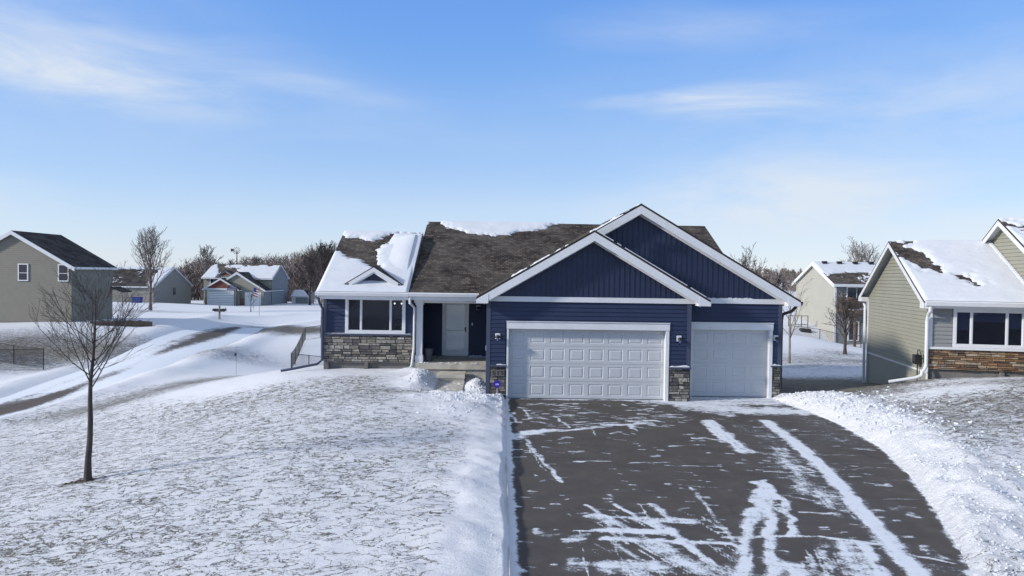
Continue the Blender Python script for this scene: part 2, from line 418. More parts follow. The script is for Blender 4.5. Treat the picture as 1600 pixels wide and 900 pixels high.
# ------------------------------------------------------------------ terrain
A = []
for px, py, z in [(0, 900, -.35), (200, 900, -.2), (400, 900, -.05), (600, 900, .05), (770, 900, .12), (0, 760, -.75), (137, 757, -.3), (400, 760, .0), (600, 760, .1), (770, 760, .12),
                  (0, 695, -1.5), (150, 670, -1.0), (300, 650, -.45), (450, 640, .1), (600, 640, .28), (690, 640, .22), (770, 660, .12),
                  (450, 584, .33), (560, 581, .43), (640, 581, .45), (380, 592, -.05), (300, 607, -.5), (150, 640, -1.35), (0, 668, -2.05)]:
    p = Gz(px, py, z); A.append((p.x, p.y, z))
for px, py, D in [(369, 585, 40), (455, 571, 52), (478, 531, 60), (500, 530, 60), (68, 577, 47), (0, 583, 45), (0, 640, 31.6), (100, 608, 36), (210, 562, 46), (310, 527, 58), (400, 503, 76), (500, 495, 84),
                  (112, 504, 60), (20, 504, 60), (168, 499, 66), (40, 535, 52), (250, 500, 78), (343, 494, 76), (430, 525, 63), (250, 473, 130), (190, 474, 120), (350, 478, 140), (450, 478, 145), (480, 475, 155),
                  (209, 488, 95), (320, 548, 50), (240, 583, 38),
                  (1300, 599, 26), (1232, 562, 42), (1320, 553, 50), (1265, 527, 56), (1345, 547, 58), (1300, 577, 36), (1300, 540, 62), (1240, 505, 66), (1262, 507, 66), (1290, 520, 64),
                  (1354, 598, 28.4), (1449, 592, 22), (1550, 590, 21.2), (1600, 590, 20.8), (1500, 612, 19.3), (1600, 640, 17), (1600, 720, 13), (1600, 800, 10.8), (1470, 690, 14.6), (1540, 780, 11.4), (1400, 650, 17.6), (1330, 625, 20), (1400, 602, 23.5)]:
    p = W(px, py, D); A.append((p.x, p.y, p.z))
A += [(9.6, 22.6, .02), (9.8, 25, -.02), (-.5, 8, .12), (-.5, 12, .12), (-.5, 16, .12), (-.3, 20, .12), (-1.6, 22.6, .12), (3, 20, 0), (3, 14, 0), (3, 8, 0), (6, 20, 0), (6, 14, 0), (5.6, 9, 0), (-6.2, 24.7, .42), (-3.2, 24.6, .45),
      (6.6, 8, .05), (0, 2, -.1), (8, 2, 0), (-8, 2, -.6), (0, 40, -1.5), (0, 60, -2.8), (12, 40, -1.3), (-20, 10, -1.3), (-30, 20, -2.6), (20, 8, .4), (30, 20, 1.2), (0, -20, -.6), (40, 60, -1.8), (60, 100, -4), (-60, 60, -.8),
      (-80, 30, -3), (100, 40, -1), (-150, 150, -4), (150, 150, -4.5), (0, 150, -4.5), (0, 250, -6), (-150, 250, -6), (200, 300, -6), (0, 500, -7), (-400, 400, -7), (500, 400, -7), (0, 900, -8), (900, 900, -8), (-900, 900, -8), (900, 0, -5), (-900, 0, -6), (0, -900, -5)]
A = np.array(A)
def tps(r): return r*r*np.log(r+1e-6)
S = 30.0
P_ = A[:, :2]/S; nA = len(A)
K = tps(np.hypot(P_[:, None, 0]-P_[None, :, 0], P_[:, None, 1]-P_[None, :, 1])) + np.eye(nA)*2e-4
Q = np.hstack([np.ones((nA, 1)), P_]); L = np.zeros((nA+3, nA+3)); L[:nA, :nA] = K; L[:nA, nA:] = Q; L[nA:, :nA] = Q.T
wts = np.linalg.solve(L, np.concatenate([A[:, 2], np.zeros(3)]))
def base_z(x, y):
    x = np.asarray(x, float); y = np.asarray(y, float)
    xs = np.clip(x, -900, 900)/S; ys = np.clip(y, -900, 900)/S
    z = wts[nA]+wts[nA+1]*xs+wts[nA+2]*ys
    for i in range(nA): z = z+wts[i]*tps(np.hypot(xs-P_[i, 0], ys-P_[i, 1]))
    far = sstep(150, 420, np.hypot(x, y)); z = z*(1-far)-7*far
    z = z + 10*np.exp(-((x-240)/260)**2-((y-640)/130)**2)
    return z
DR = [Gz(px, py, 0) for px, py in [(1212, 624), (1262, 642), (1310, 662), (1372, 697), (1420, 742), (1462, 800), (1500, 862), (1524, 905)]]
DRp = [(8.62, 22.3)] + [(p.x, p.y) for p in DR[1:]] + [(5.3, 6.8), (5.2, 3.5), (5.2, -4)]
def edge_x(y):                   # right edge of the driveway as a function of y
    ys = [p[1] for p in DRp][::-1]; xs = [p[0] for p in DRp][::-1]
    return np.interp(y, ys, xs)
XL = .17
ROAD = [W(px, py, D) for px, py, D in [(-260, 700, 26), (-120, 668, 28.5), (0, 637, 32), (100, 606, 36.5), (210, 562, 46), (310, 527, 58), (400, 502, 76), (500, 494, 86), (620, 488, 96), (760, 480, 110)]]
ROADp = [(p.x, p.y) for p in ROAD]
WALK = [(-2.1, 21.55), (.17, 21.55), (.17, 22.1), (-1.12, 22.1), (-1.12, 23.6), (-2.1, 23.6)]
def ground(x, y, detail=True):
    z = base_z(x, y)
    if not detail: return z
    near = sstep(60, 25, np.hypot(x, y-12))
    z = z + near*(.035*(fbm(x*1.1, y*1.4, 3, 3)-.5) + .012*(vnoise(x*4, y*5, 9)-.5))
    z = z + (1-near)*.25*(fbm(x*.12, y*.12, 4, 21)-.5)*sstep(25, 60, np.hypot(x, y))
    inY = (y < 22.35)
    # right bank
    dR, _ = segd(x, y, DRp); right = x > edge_x(y)
    lump = fbm(x*2.2, y*2.2, 2, 5)
    ck = fbm(x*3.1, y*3.1, 2, 15)
    hR = sstep(0, .3, dR)*(1-sstep(.5, 2.3, dR))*(.07+.22*(lump-.3)+.15*(ck-.45))*sstep(5, 9, y)*(1-.45*sstep(17, 21, y))
    hR = hR+sstep(0, .4, dR)*(1-sstep(1., 2.4, dR))*.03*sstep(15, 20, y)
    z = np.where(right & inY, np.minimum(z, .4*dR)+hR, z)
    # left bank, a straight cut snow edge
    dL = XL-x; left = (x < XL) & (y < 21.5)
    hL = sstep(-.02, .09, dL-.12*(fbm(x*0, y*1.7, 2, 77)-.35))*(.085+.15*(fbm(x*1.3, y*1.5, 3, 11)-.42)*(1-sstep(.6, 2.0, dL)))
    zl = np.where(dL < .6, z*0+.06+(z-.06)*sstep(0, .6, dL), z)
    z = np.where(left, zl+hL, z)
    # heaps beside the walk and in front of the garage corner
    for cx, cy, rx, ry, h in [(-2.55, 23.1, .40, .8, .27), (-2.8, 22.4, .5, .6, .10), (-.75, 23.2, .32, .7, .26), (-.62, 22.7, .36, .4, .16), (-2.9, 24.1, .6, .35, .14),
                              (-.7, 20.5, 1.1, .6, .07), (-1.6, 20.2, 1.0, .5, .06), (-1.0, 18.6, .9, .8, .07), (8.95, 21.9, .5, .35, .08), (9.8, 21.0, .7, .5, .09), (12.6, 19.4, 1.7, .6, .07)]:
        z = z+h*np.exp(-(((x-cx)/rx)**2+((y-cy)/ry)**2)**1.2)*(.55+.9*lump)
    for i in range(16):
        cx = -2.6+2.2*((i*.618) % 1)+.2; cy = 20.0+1.4*((i*.377) % 1); z = z+.05*np.exp(-((x-cx)**2+(y-cy)**2)/.012)
    z = z+.10*(fbm(x*3, y*3, 2, 16)-.45)*np.exp(-(((x+.9)/1.3)**2+((y-20.3)/1.1)**2)**2)
    # keep under driveway, walk and floor
    onD = (x > XL) & (x < edge_x(y)) & (y < 22.6)
    z = np.where(onD, np.minimum(z, -np.minimum(.05, .4*np.maximum(0, np.minimum(dR, (x-XL)*6)))), z)
    inw = (x > -2.02) & (x < -1.2) & (y > 21.4) & (y < 24.6) | (x > -2.02) & (x < XL) & (y > 21.62) & (y < 22.05)
    z = np.where(inw, -.15, z)
    dRd, _ = segd(x, y, ROADp)
    z = z - .25*(1-sstep(2.2, 3.6, dRd))*sstep(-80, -60, -y) + .18*np.exp(-((dRd-4.3)/1.0)**2)*(.5+fbm(x*.5, y*.5, 3, 31))*(y > 20)*(y < 90)
    house = (x > -2.9) & (x < 8.8) & (y > 24.6) & (y < 35.6) | (x > -.3) & (x < 8.8) & (y > 22.3) & (y < 30)
    z = np.where(house, np.minimum(z, -.1), z)
    return z
def gz(x, y): return float(ground(np.array([x]), np.array([y]))[0])
def axis(a, b, step, lo, hi, g):
    xs = list(np.arange(a, b, step)); s = step
    x = xs[-1]
    while x < hi: s *= g; x += s; xs.append(x)
    s = step; x = a; l = []
    while x > lo: s *= g; x -= s; l.append(x)
    return np.array(l[::-1]+xs)
gx = axis(-13.5, 13.5, .062, -3500, 3500, 1.027); gx = np.unique(np.concatenate([gx[(gx < XL-.16) | (gx > XL+.06)], np.arange(XL-.16, XL+.061, .02)]))
gy = axis(7.8, 26., .062, -60, 4500, 1.026)
GX, GY = np.meshgrid(gx, gy)
GZ = ground(GX, GY)
def blobs(x, y, lst):
    s = np.zeros(np.shape(x))
    for cx, cy, rx, ry, v in lst: s = s+v*np.exp(-((x-cx)/rx)**2-((y-cy)/ry)**2)
    return s
def pb(px, py, rx, ry, v, z=0.):
    p = Gz(px, py, z); return (p.x, p.y, rx, ry, v)
sn = np.full(GX.shape, .78)
far = sstep(28, 45, np.hypot(GX, GY)); sn = sn+.34*far
dR, _ = segd(GX, GY, DRp); rightm = (GX > edge_x(GY)) & (GY < 30)
sn = np.where(rightm, .58+.58*(1-sstep(.7, 2.1, dR+.9*(fbm(GX*1.3, GY*1.3, 3, 8)-.3)))*(.55+.45*sstep(13, 17, GY)+.5*(fbm(GX*.9, GY*.9, 3, 61)-.4)), sn)
dL = XL-GX; sn = sn+np.where((dL > -.3) & (GY < 21.6), .5*(1-sstep(.25, 1.2, dL)), 0)
sn += blobs(GX, GY, [(-5.5, 24.2, 3.6, .7, .6), (-9, 25.5, 3, 1.6, .5), (-.7, 20.6, 1.3, 1.0, .8), (-1.8, 20.2, 1.2, .8, .45), (-2.6, 22.9, .8, 1.3, .8), (-.7, 22.9, .6, 1.2, .8), (-1.0, 18.4, 1.2, 1.2, .35), (-.8, 15.5, 1, 1.2, .06),
                      (-1.2, 12.5, 1.3, 1.5, .04), (-3.4, 20.3, 1.8, .7, -.2), (-2.2, 21.0, 1.0, .45, -.42), (-7.5, 21, 3, 1.5, -.12), (-2.2, 9.5, 2.5, 1.2, .10), (-6, 9.6, 3, 1.2, -.08),
                      (12.6, 19.5, 1.8, .7, .5), (14.5, 20.8, 2.2, .35, .5), (10.8, 22.6, 2.8, 1.6, -.42), (12.6, 25.5, 4, 1.6, -.3), (14, 17, 3, 1.6, -.15), (11.5, 14.5, 1.5, 2.4, .1),
                      (8.6, 11.5, .9, 2.0, .3), (10.2, 12.6, .9, 1.5, .35), (-8.3, 23, 2, .5, .25)])
# bare strip on the bank above the lane, patches farther off
pA = [W(px, py, D) for px, py, D in [(150, 625, 27), (250, 601, 30), (330, 590, 33), (400, 583, 36)]]
d, _ = segd(GX, GY, pA); sn -= .38*(1-sstep(.2, 3.6, d+1.5*(fbm(GX*.7, GY*.7, 3, 19)-.5)))
for px, py, D, rx, ry, v in [(60, 540, 51, 13, 5, -.85), (440, 514, 67, 5, 4, -.75), (490, 510, 70, 6, 3.5, -.6), (330, 545, 50, 4, 3, -.2), (1290, 565, 41, 9, 5, -.45), (1340, 560, 45, 5, 6, -.3), (1260, 592, 30, 6, 2.0, -.5), (1300, 600, 26.5, 6, 2., -.5),
                             (1320, 553, 50, 2, 1.5, -.3), (240, 487, 98, 20, 2.5, -.4), (440, 499, 80, 6, 2, -.1)]:
    p = W(px, py, D); sn += blobs(GX, GY, [(p.x, p.y, rx, ry, v)])
sn += blobs(GX, GY, [(Gz(137, 757, -.3).x-.12, Gz(137, 757, -.3).y-.02, .24, .13, -1.3)])
chunk = blobs(GX, GY, [(-.8, 20.5, 1.2, .8, 1), (-2.6, 22.9, .7, 1.2, 1.), (-.7, 22.9, .5, 1.1, .8), (-1., 18.6, .9, .9, .5)]) + np.where(rightm, (1-sstep(.6, 2.4, dR))*.8, 0)
g = grid_mesh('ground', GX, GY, GZ, M['ground'], {'snow': sn, 'chunk': np.clip(chunk, 0, 1)})
tag(g, kind='structure')

# ------------------------------------------------------------------ driveway with trodden and blown snow
dx = np.arange(XL-.24, 9.9, .027); dy = np.arange(6.6, 22.45, .027)
DX, DY = np.meshgrid(dx, dy)
sd = np.full(DX.shape, .08)
sd += .22*(fbm(DX*.45, DY*.8, 4, 14)-.45)
def stroke(pts, w, v, soft=.5, wob=.0, brk=0.):
    P = [Gz(p_, q_) for p_, q_ in pts]; m = w*1.5+wob*.5+.05
    x0, x1 = min(p.x for p in P)-m, max(p.x for p in P)+m; y0, y1 = min(p.y for p in P)-m, max(p.y for p in P)+m
    i0, i1 = np.searchsorted(dx, [x0, x1]); j0, j1 = np.searchsorted(dy, [y0, y1])
    if i1 <= i0 or j1 <= j0: return
    sl = (slice(j0, j1), slice(i0, i1)); ax, ay = DX[sl], DY[sl]
    ox = ax+wob*(fbm(ax*3, ay*3, 2, 41)-.5)*1.6; oy = ay+wob*(fbm(ax*3, ay*3, 2, 43)-.5)*1.6
    d, t = segd(ox, oy, [(p.x, p.y) for p in P])
    e = P[-1]-P[0]; L_ = max(e.length, .01); ex, ey = e.x/L_, e.y/L_
    al = ax*ex+ay*ey; ac = -ax*ey+ay*ex
    st_ = fbm(al*1.1, ac*26, 3, 47)*.6+fbm(al*4, ac*9, 3, 48)*.4
    f = 1-sstep(w*(1-soft)*.35, w*1.4, d)
    tgt = v*(.62+.76*(st_-.12)); s0 = sd[sl]
    sd[sl] = np.maximum(s0, s0*(1-f)+tgt*f)
# along the garage front
f = sstep(.75, .15, 22.1-DY-(.22+.50*sstep(3.0, 6.2, DX))+.5*(fbm(DX*1.6, DY*2.5, 4, 51)-.5)); sd = np.maximum(sd, .78*f)
stroke([(1075, 632), (1150, 640), (1235, 642)], .85, .98, .6, .5)
stroke([(1010, 628), (1060, 634), (1130, 648)], .4, .75, .8, .4)
stroke([(800, 682), (828, 676), (858, 673)], .34, .95, .6, .3); stroke([(835, 674), (905, 671), (950, 665)], .17, .88, .7, .15)
stroke([(890, 664), (960, 660), (1010, 657)], .06, .8, .5, .05); stroke([(950, 663), (985, 662), (1014, 661)], .24, .85, .7, .3); stroke([(985, 664), (992, 672)], .14, .8, .6, .2)
for x0, y0, x1, y1, w in [(800, 645, 806, 660, .08), (818, 640, 828, 655, .05), (868, 650, 888, 668, .07), (810, 690, 815, 690, .02), (925, 668, 930, 680, .03), (822, 688, 848, 720, .09), (845, 716, 878, 754, .07), (826, 700, 850, 735, .02), (850, 728, 870, 742, .03)]:
    stroke([(x0, y0), (x1, y1)], w, .85, .7, .08)
for px, py, w in [(880, 685, .2), (895, 705, .18), (905, 706, .12), (838, 632, .22), (870, 643, .2), (918, 645, .25), (912, 638, .12), (808, 712, .12), (840, 745, .09), (854, 752, .12), (962, 677, .16), (1028, 711, .2), (1000, 698, .1), (1058, 698, .14), (1075, 678, .2),
                  (985, 690, .09), (992, 676, .08), (1095, 685, .1), (880, 777, .1), (884, 806, .14), (883, 826, .09), (852, 830, .2), (842, 825, .1), (912, 840, .2), (912, 880, .22), (860, 880, .07), (950, 785, .12), (946, 776, .07), (906, 800, .08), (1056, 758, .22), (1050, 756, .1),
                  (1070, 795, .12), (1385, 800, .2), (1415, 797, .2), (1395, 759, .12), (1440, 808, .15), (1445, 858, .12), (1475, 868, .2), (1340, 728, .12), (1370, 742, .12), (1380, 690, .1), (1350, 675, .12), (1172, 720, .16), (1152, 724, .16), (1110, 708, .12), (1235, 670, .1),
                  (1118, 726, .16), (1128, 736, .12), (1276, 878, .2), (1212, 732, .12), (1230, 745, .14), (1262, 745, .2)]:
    stroke([(px-3, py), (px+3, py)], w*.8, .74, .9, .35)
stroke([(1105, 658), (1135, 684), (1165, 706)], .26, 1.0, .35, .12); stroke([(1098, 684), (1128, 690)], .14, .75, .6, .2)
stroke([(1196, 658), (1240, 690), (1290, 735), (1350, 803), (1420, 885), (1440, 905)], .21, 1.1, .35, .08)
stroke([(1196, 658), (1240, 690), (1290, 735)], .30, .6, .7, .2)
stroke([(1160, 665), (1230, 700), (1290, 770), (1330, 800)], .65, .45, .9, .5); stroke([(1215, 700), (1262, 760), (1300, 790)], .22, .78, .7, .3)
stroke([(1270, 655), (1330, 690)], .8, .42, .9, .5)
stroke([(1330, 800), (1365, 830), (1385, 850)], .3, .5, .8, .3)
stroke([(1192, 752), (1200, 775)], .14, 1., .5, .2); stroke([(1190, 765), (1168, 820), (1160, 905)], .16, 1., .4, .12); stroke([(1195, 765), (1203, 820), (1213, 905)], .13, 1., .4, .12)
stroke([(1195, 755), (1228, 790), (1242, 838)], .10, .95, .5, .12); stroke([(1195, 785), (1222, 800)], .2, .85, .6, .2)
stroke([(1315, 845), (1345, 905)], .17, .9, .5, .1); stroke([(1345, 850), (1375, 905)], .16, 1.0, .5, .1); stroke([(1285, 850), (1320, 900)], .25, .5, .8, .2)
stroke([(1240, 885), (1262, 905)], .25, .95, .5, .2); stroke([(1180, 900), (1260, 895)], .25, .7, .8, .3)
for pts, w, v in [([(918, 806), (1010, 810)], .07, .85), ([(940, 829), (1050, 830)], .16, 1.), ([(945, 842), (1095, 848), (1140, 848)], .10, .95), ([(1000, 812), (1082, 815)], .16, .9), ([(950, 884), (1030, 886)], .24, .9), ([(930, 806), (960, 816)], .2, .8),
                  ([(918, 790), (985, 828)], .07, .9), ([(935, 798), (960, 830)], .05, .8), ([(962, 789), (1040, 832)], .07, .9), ([(1000, 790), (1020, 815)], .03, .8), ([(1015, 788), (1045, 810)], .12, .85), ([(1010, 810), (1075, 845), (1110, 880)], .10, .9),
                  ([(1060, 843), (1120, 885)], .06, .9), ([(1030, 846), (1100, 892)], .16, .85), ([(960, 848), (995, 872)], .09, .75), ([(980, 880), (1010, 905)], .14, .8), ([(1000, 842), (1030, 860)], .16, .85), ([(1040, 865), (1120, 905)], .18, .85), ([(1080, 880), (1140, 890)], .15, .8),
                  ([(900, 829), (925, 831)], .04, .85), ([(882, 841), (918, 843)], .05, .85), ([(905, 825), (922, 905)], .014, .8), ([(964, 850), (975, 905)], .02, .8), ([(1082, 762), (1110, 800), (1160, 862)], .06, .7), ([(880, 707), (1130, 713)], .0, .3),
                  ([(900, 720), (955, 721)], .035, .8), ([(985, 724), (1045, 722)], .05, .8), ([(1040, 727), (1130, 729)], .035, .85), ([(856, 706), (882, 708)], .03, .75), ([(1250, 728), (1270, 736)], .06, .8), ([(1195, 737), (1270, 739)], .05, .8), ([(1200, 729), (1280, 729)], .04, .8),
                  ([(1230, 775), (1290, 787)], .06, .75), ([(1250, 801), (1310, 803)], .06, .85), ([(1280, 838), (1370, 850)], .06, 1.), ([(1370, 850), (1410, 862)], .04, .9), ([(1405, 862), (1490, 880)], .05, .95), ([(1420, 885), (1500, 892)], .22, .45), ([(1130, 840), (1280, 838)], .05, .85),
                  ([(1060, 758), (1130, 763)], .03, .7), ([(1345, 702), (1370, 704)], .04, .8), ([(1330, 680), (1365, 684)], .05, .8), ([(1352, 754), (1395, 760)], .04, .8), ([(1155, 862), (1130, 905)], .15, .6)]:
    if w > 0: stroke(pts, w, v, .6, .07)
# hatch of light scuffs
rg = random.Random(5)
for i in range(46):
    px = rg.uniform(930, 1130); py = rg.uniform(795, 895); l = rg.uniform(15, 45)
    if py-790 < (px-1100)*.5: continue
    stroke([(px, py), (px+l, py+l*.62)], rg.uniform(.015, .035), .8, .6, .03)
for i in range(60):
    px = rg.uniform(1180, 1420); py = rg.uniform(640, 780); l = rg.uniform(15, 50)
    stroke([(px-l, py), (px+l*.6, py+1)], rg.uniform(.02, .05), rg.uniform(.5, .72), .8, .06)
for i in range(40):
    px = rg.uniform(1250, 1340); py = rg.uniform(855, 900); l = rg.uniform(8, 22)
    stroke([(px, py), (px+l*.5, py+l)], rg.uniform(.012, .03), .75, .6, .03)
for i in range(90):
    px = rg.uniform(805, 1080)**1.0; py = rg.uniform(630, 668); l = rg.uniform(4, 16)
    stroke([(px-l, py), (px+l, py+rg.uniform(-2, 3))], rg.uniform(.04, .12), rg.uniform(.6, .85), .9, .2)
for i in range(260):
    px = rg.uniform(805, 1420); py = rg.uniform(632, 900); l = rg.uniform(2, 9)
    stroke([(px-l, py), (px+l, py+.5)], rg.uniform(.02, .06), rg.uniform(.6, .85), .8, .1)
edge = edge_x(DY)-DX
sd = sd+.9*(1-sstep(.0, .16, DX-XL-.12*fbm(DY*5, DX*5, 4, 2)))+.8*(1-sstep(-.04, .14, edge+.16*(fbm(DX*6, DY*6, 4, 4)-.5)))
keep = (DX < edge_x(DY)+.25)
ZD = .003*np.clip(sd, 0, 1)+0*DX
d = grid_mesh('driveway', DX, DY, ZD, M['asphalt'], {'snow': sd}, keep)
tag(d, kind='structure')
# lane sheet
dense = []
for i in range(len(ROADp)-1):
    a = Vector(ROADp[i]); b = Vector(ROADp[i+1]); n = max(2, int((b-a).length/.5))
    for k in range(n): dense.append(a.lerp(b, k/n))
for _ in range(40):
    dense = [dense[0]]+[(dense[i-1]+dense[i]*2+dense[i+1])/4 for i in range(1, len(dense)-1)]+[dense[-1]]
rx = np.array([p.x for p in dense]); ry = np.array([p.y for p in dense]); tx = np.gradient(rx); ty = np.gradient(ry); tl = np.hypot(tx, ty); tx /= tl; ty /= tl
off = np.linspace(-2.9, 2.9, 30)
RX = rx[:, None]-ty[:, None]*off[None]; RY = ry[:, None]+tx[:, None]*off[None]
zc = base_z(rx, ry)-.10; RZ = base_z(RX, RY)-.13
arc = np.cumsum(tl)[:, None]+0*off[None]
o_ = off[None]+0*arc
rs = 1.05-.6*np.exp(-((o_+.4*np.sin(arc*.13)+.2)/.75)**2)*sstep(.42, .62, fbm(arc*.07, o_*0+3, 2, 88)) - .35*np.exp(-((o_-1.3)/.5)**2)
u = W(40, 636, 32.5); rs = rs-1.1*np.exp(-((RX-u.x)/6)**2-((RY-u.y)/3.2)**2)*np.exp(-((o_+.2)/1.5)**2)
u = W(330, 520, 60); rs = rs-.8*np.exp(-((RX-u.x)/5)**2-((RY-u.y)/7)**2)*np.exp(-((o_+.3)/1.1)**2)
rs = np.where(np.abs(o_) > 2.1, 1.3, rs+.12)
rd = grid_mesh('road', RX, RY, RZ, M['road'], {'snow': rs}); tag(rd, kind='structure')
# front walk
def walk(mb):
    mb.box(-2.07, -1.16, 21.98, 23.56, -.1, .12); mb.box(-2.1, .165, 21.55, 21.975, -.1, .07)
    mb.idx([(-2.07, 21.98, .121), (-1.16, 21.98, .121), (-1.16, 23.56, .121), (-2.07, 23.56, .121), (-2.07, 23.56, .24), (-1.16, 23.56, .24)], [(0, 1, 5, 4), (0, 4, 3), (1, 2, 5)])
m, nt, b = mat('walk_concrete'); p = pos(nt); n1 = noise(nt, p, 5, 5, .7, .5); n2 = noise(nt, p, 2, 3)
nt.links.new(mix(nt, mapr(nt, n1, .5, .62), mix(nt, n2, (.36, .335, .285), (.50, .47, .41)), (.78, .8, .84)), b.inputs['Base Color']); b.inputs['Roughness'].default_value = .9
nt.links.new(bump(nt, n1, .5, .02), b.inputs['Normal']); M['walkc'] = m
tag(part('path', M['walkc'], None, walk), kind='structure')
# ------------------------------------------------------------------ building helpers
X_, Y_, Z_ = Vector((1, 0, 0)), Vector((0, 1, 0)), Vector((0, 0, 1))
def fp(O, U, N, x, n, z): return Vector((O[0]+U[0]*x+N[0]*n, O[1]+U[1]*x+N[1]*n, z))
def obox(mb, O, U, N, x0, x1, n0, n1, z0, z1, mi=None, colr=None):
    mb.prism([fp(O, U, N, x0, n0, z0), fp(O, U, N, x1, n0, z0), fp(O, U, N, x1, n1, z0), fp(O, U, N, x0, n1, z0)], (0, 0, z1-z0), mi, colr)
def orient(P, n):
    nn = (P[1]-P[0]).cross(P[2]-P[0]); return P if nn.dot(Vector(n)) > 0 else P[::-1]
def lap(mb, O, U, N, z0, z1, xr, holes=(), h=.127, d=.024, colf=None):
    """horizontal lap siding as real overlapping courses; xr(z) -> (x0, x1); holes (x0,x1,z0,z1)"""
    Nv = Vector((N[0], N[1], 0)); k = 0; z = z0
    while z < z1-1e-4:
        zt = min(z+h, z1); cuts = sorted({z, zt} | {q for ho in holes for q in ho[2:4] if z < q < zt})
        for a, b in zip(cuts[:-1], cuts[1:]):
            A0, A1 = xr(a+1e-5); B0, B1 = xr(b-1e-5)
            if A1-A0 < .001: continue
            segs = [((A0, B0), (A1, B1))]
            for ho in holes:
                if ho[2] < (a+b)/2 < ho[3]:
                    ns = []
                    for (l0, l1), (r0_, r1_) in segs:
                        if ho[1] <= l0 or ho[0] >= r0_: ns.append(((l0, l1), (r0_, r1_))); continue
                        if ho[0] > l0: ns.append(((l0, l1), (ho[0], ho[0])))
                        if ho[1] < r0_: ns.append(((ho[1], ho[1]), (r0_, r1_)))
                    segs = ns
            na = d*(1-(a-z)/h); nb = d*(1-(b-z)/h)
            for (l0, l1), (r0_, r1_) in segs:
                P = [fp(O, U, N, l0, na, a), fp(O, U, N, r0_, na, a), fp(O, U, N, r1_, nb, b), fp(O, U, N, l1, nb, b)]
                mb.face(orient(P, Nv))
                if a == z:
                    P = [fp(O, U, N, l0, 0, a), fp(O, U, N, r0_, 0, a), fp(O, U, N, r0_, na, a), fp(O, U, N, l0, na, a)]
                    mb.face(orient(P, (0, 0, -1)))
        z = zt; k += 1
def boardwall(mb, O, U, N, x0, x1, zb, top, step=.2, w=.022, d=.018):
    """vertical board siding under a roofline top(x); x0..x1"""
    n = int(round((x1-x0)/step)); Nv = Vector((N[0], N[1], 0))
    xs = [x0+(x1-x0)*i/n for i in range(n+1)]
    for i in range(n):
        a, b = xs[i], xs[i+1]
        if top(a) <= zb and top(b) <= zb: continue
        mid = [a, a+w, b]
        ta, tb, tw = max(zb, top(a)), max(zb, top(b)), max(zb, top(a+w))
        mb.face(orient([fp(O, U, N, a+w, 0, zb), fp(O, U, N, b, 0, zb), fp(O, U, N, b, 0, tb), fp(O, U, N, a+w, 0, tw)], Nv))
        if tw > zb: obox(mb, O, U, N, a, a+w, -.002, d, zb, min(ta, tw) if min(ta, tw) > zb else tw)
    # the apex fill where the ridge falls between boards
def ledge(mb, O, U, N, x0, x1, z0, z1, pal, seed=1, d=.035, rowh=(.05, .12), lw=(.14, .46)):
    r = random.Random(seed); z = z0
    while z < z1-.02:
        h = min(r.uniform(*rowh), z1-z)
        if z1-(z+h) < .04: h = z1-z
        x = x0-r.uniform(0, .1)
        while x < x1:
            w = r.uniform(*lw); a, b = max(x, x0), min(x+w, x1); x += w
            if b-a < .015: continue
            g = .006; zz0, zz1 = z+g, z+h-g
            if r.random() < .18 and h > .09:
                sp = [(zz0, (zz0+zz1)/2-g), ((zz0+zz1)/2+g, zz1)]
            else: sp = [(zz0, zz1)]
            for q0, q1 in sp:
                c = r.choice(pal); f = r.uniform(.75, 1.25); c = tuple(v*f for v in c)
                dn = d*r.uniform(.35, 1.0); e = .008
                V = [fp(O, U, N, a+g, 0, q0), fp(O, U, N, b-g, 0, q0), fp(O, U, N, b-g, 0, q1), fp(O, U, N, a+g, 0, q1)]
                V2 = [fp(O, U, N, a+g+e*r.uniform(.3, 1.6), dn*r.uniform(.8, 1.1), q0+e*r.uniform(.3, 1.5)), fp(O, U, N, b-g-e*r.uniform(.3, 1.6), dn*r.uniform(.8, 1.1), q0+e*r.uniform(.3, 1.5)),
                      fp(O, U, N, b-g-e*r.uniform(.3, 1.6), dn*r.uniform(.8, 1.1), q1-e*r.uniform(.3, 1.5)), fp(O, U, N, a+g+e*r.uniform(.3, 1.6), dn*r.uniform(.8, 1.1), q1-e*r.uniform(.3, 1.5))]
                nn = (V2[1]-V2[0]).cross(V2[2]-V2[0]); flip = nn.dot(Vector((N[0], N[1], 0))) < 0
                Fs = [(4, 5, 6, 7), (0, 1, 5, 4), (1, 2, 6, 5), (2, 3, 7, 6), (3, 0, 4, 7)]
                if flip: Fs = [f[::-1] for f in Fs]
                mb.idx(V+V2, Fs, None, c)
        z += h
    Vb = orient([fp(O, U, N, x0, .002, z0), fp(O, U, N, x1, .002, z0), fp(O, U, N, x1, .002, z1), fp(O, U, N, x0, .002, z1)], (N[0], N[1], 0))
    mb.face(Vb, None, (.035, .032, .03))
GREYST = [(.20, .185, .165), (.33, .30, .26), (.42, .39, .34), (.13, .125, .12), (.26, .235, .20), (.10, .095, .095), (.36, .31, .25)]
LTST = [(.46, .43, .38), (.38, .35, .30), (.30, .27, .23)]
DARKST = [(.12, .115, .11), (.19, .18, .165), (.08, .078, .078), (.28, .26, .23), (.34, .32, .28), (.15, .14, .13), (.10, .095, .09)]
TANST = [(.28, .16, .085), (.36, .24, .14), (.20, .11, .065), (.42, .31, .20), (.15, .10, .07), (.48, .39, .29), (.25, .20, .15), (.33, .18, .09)]
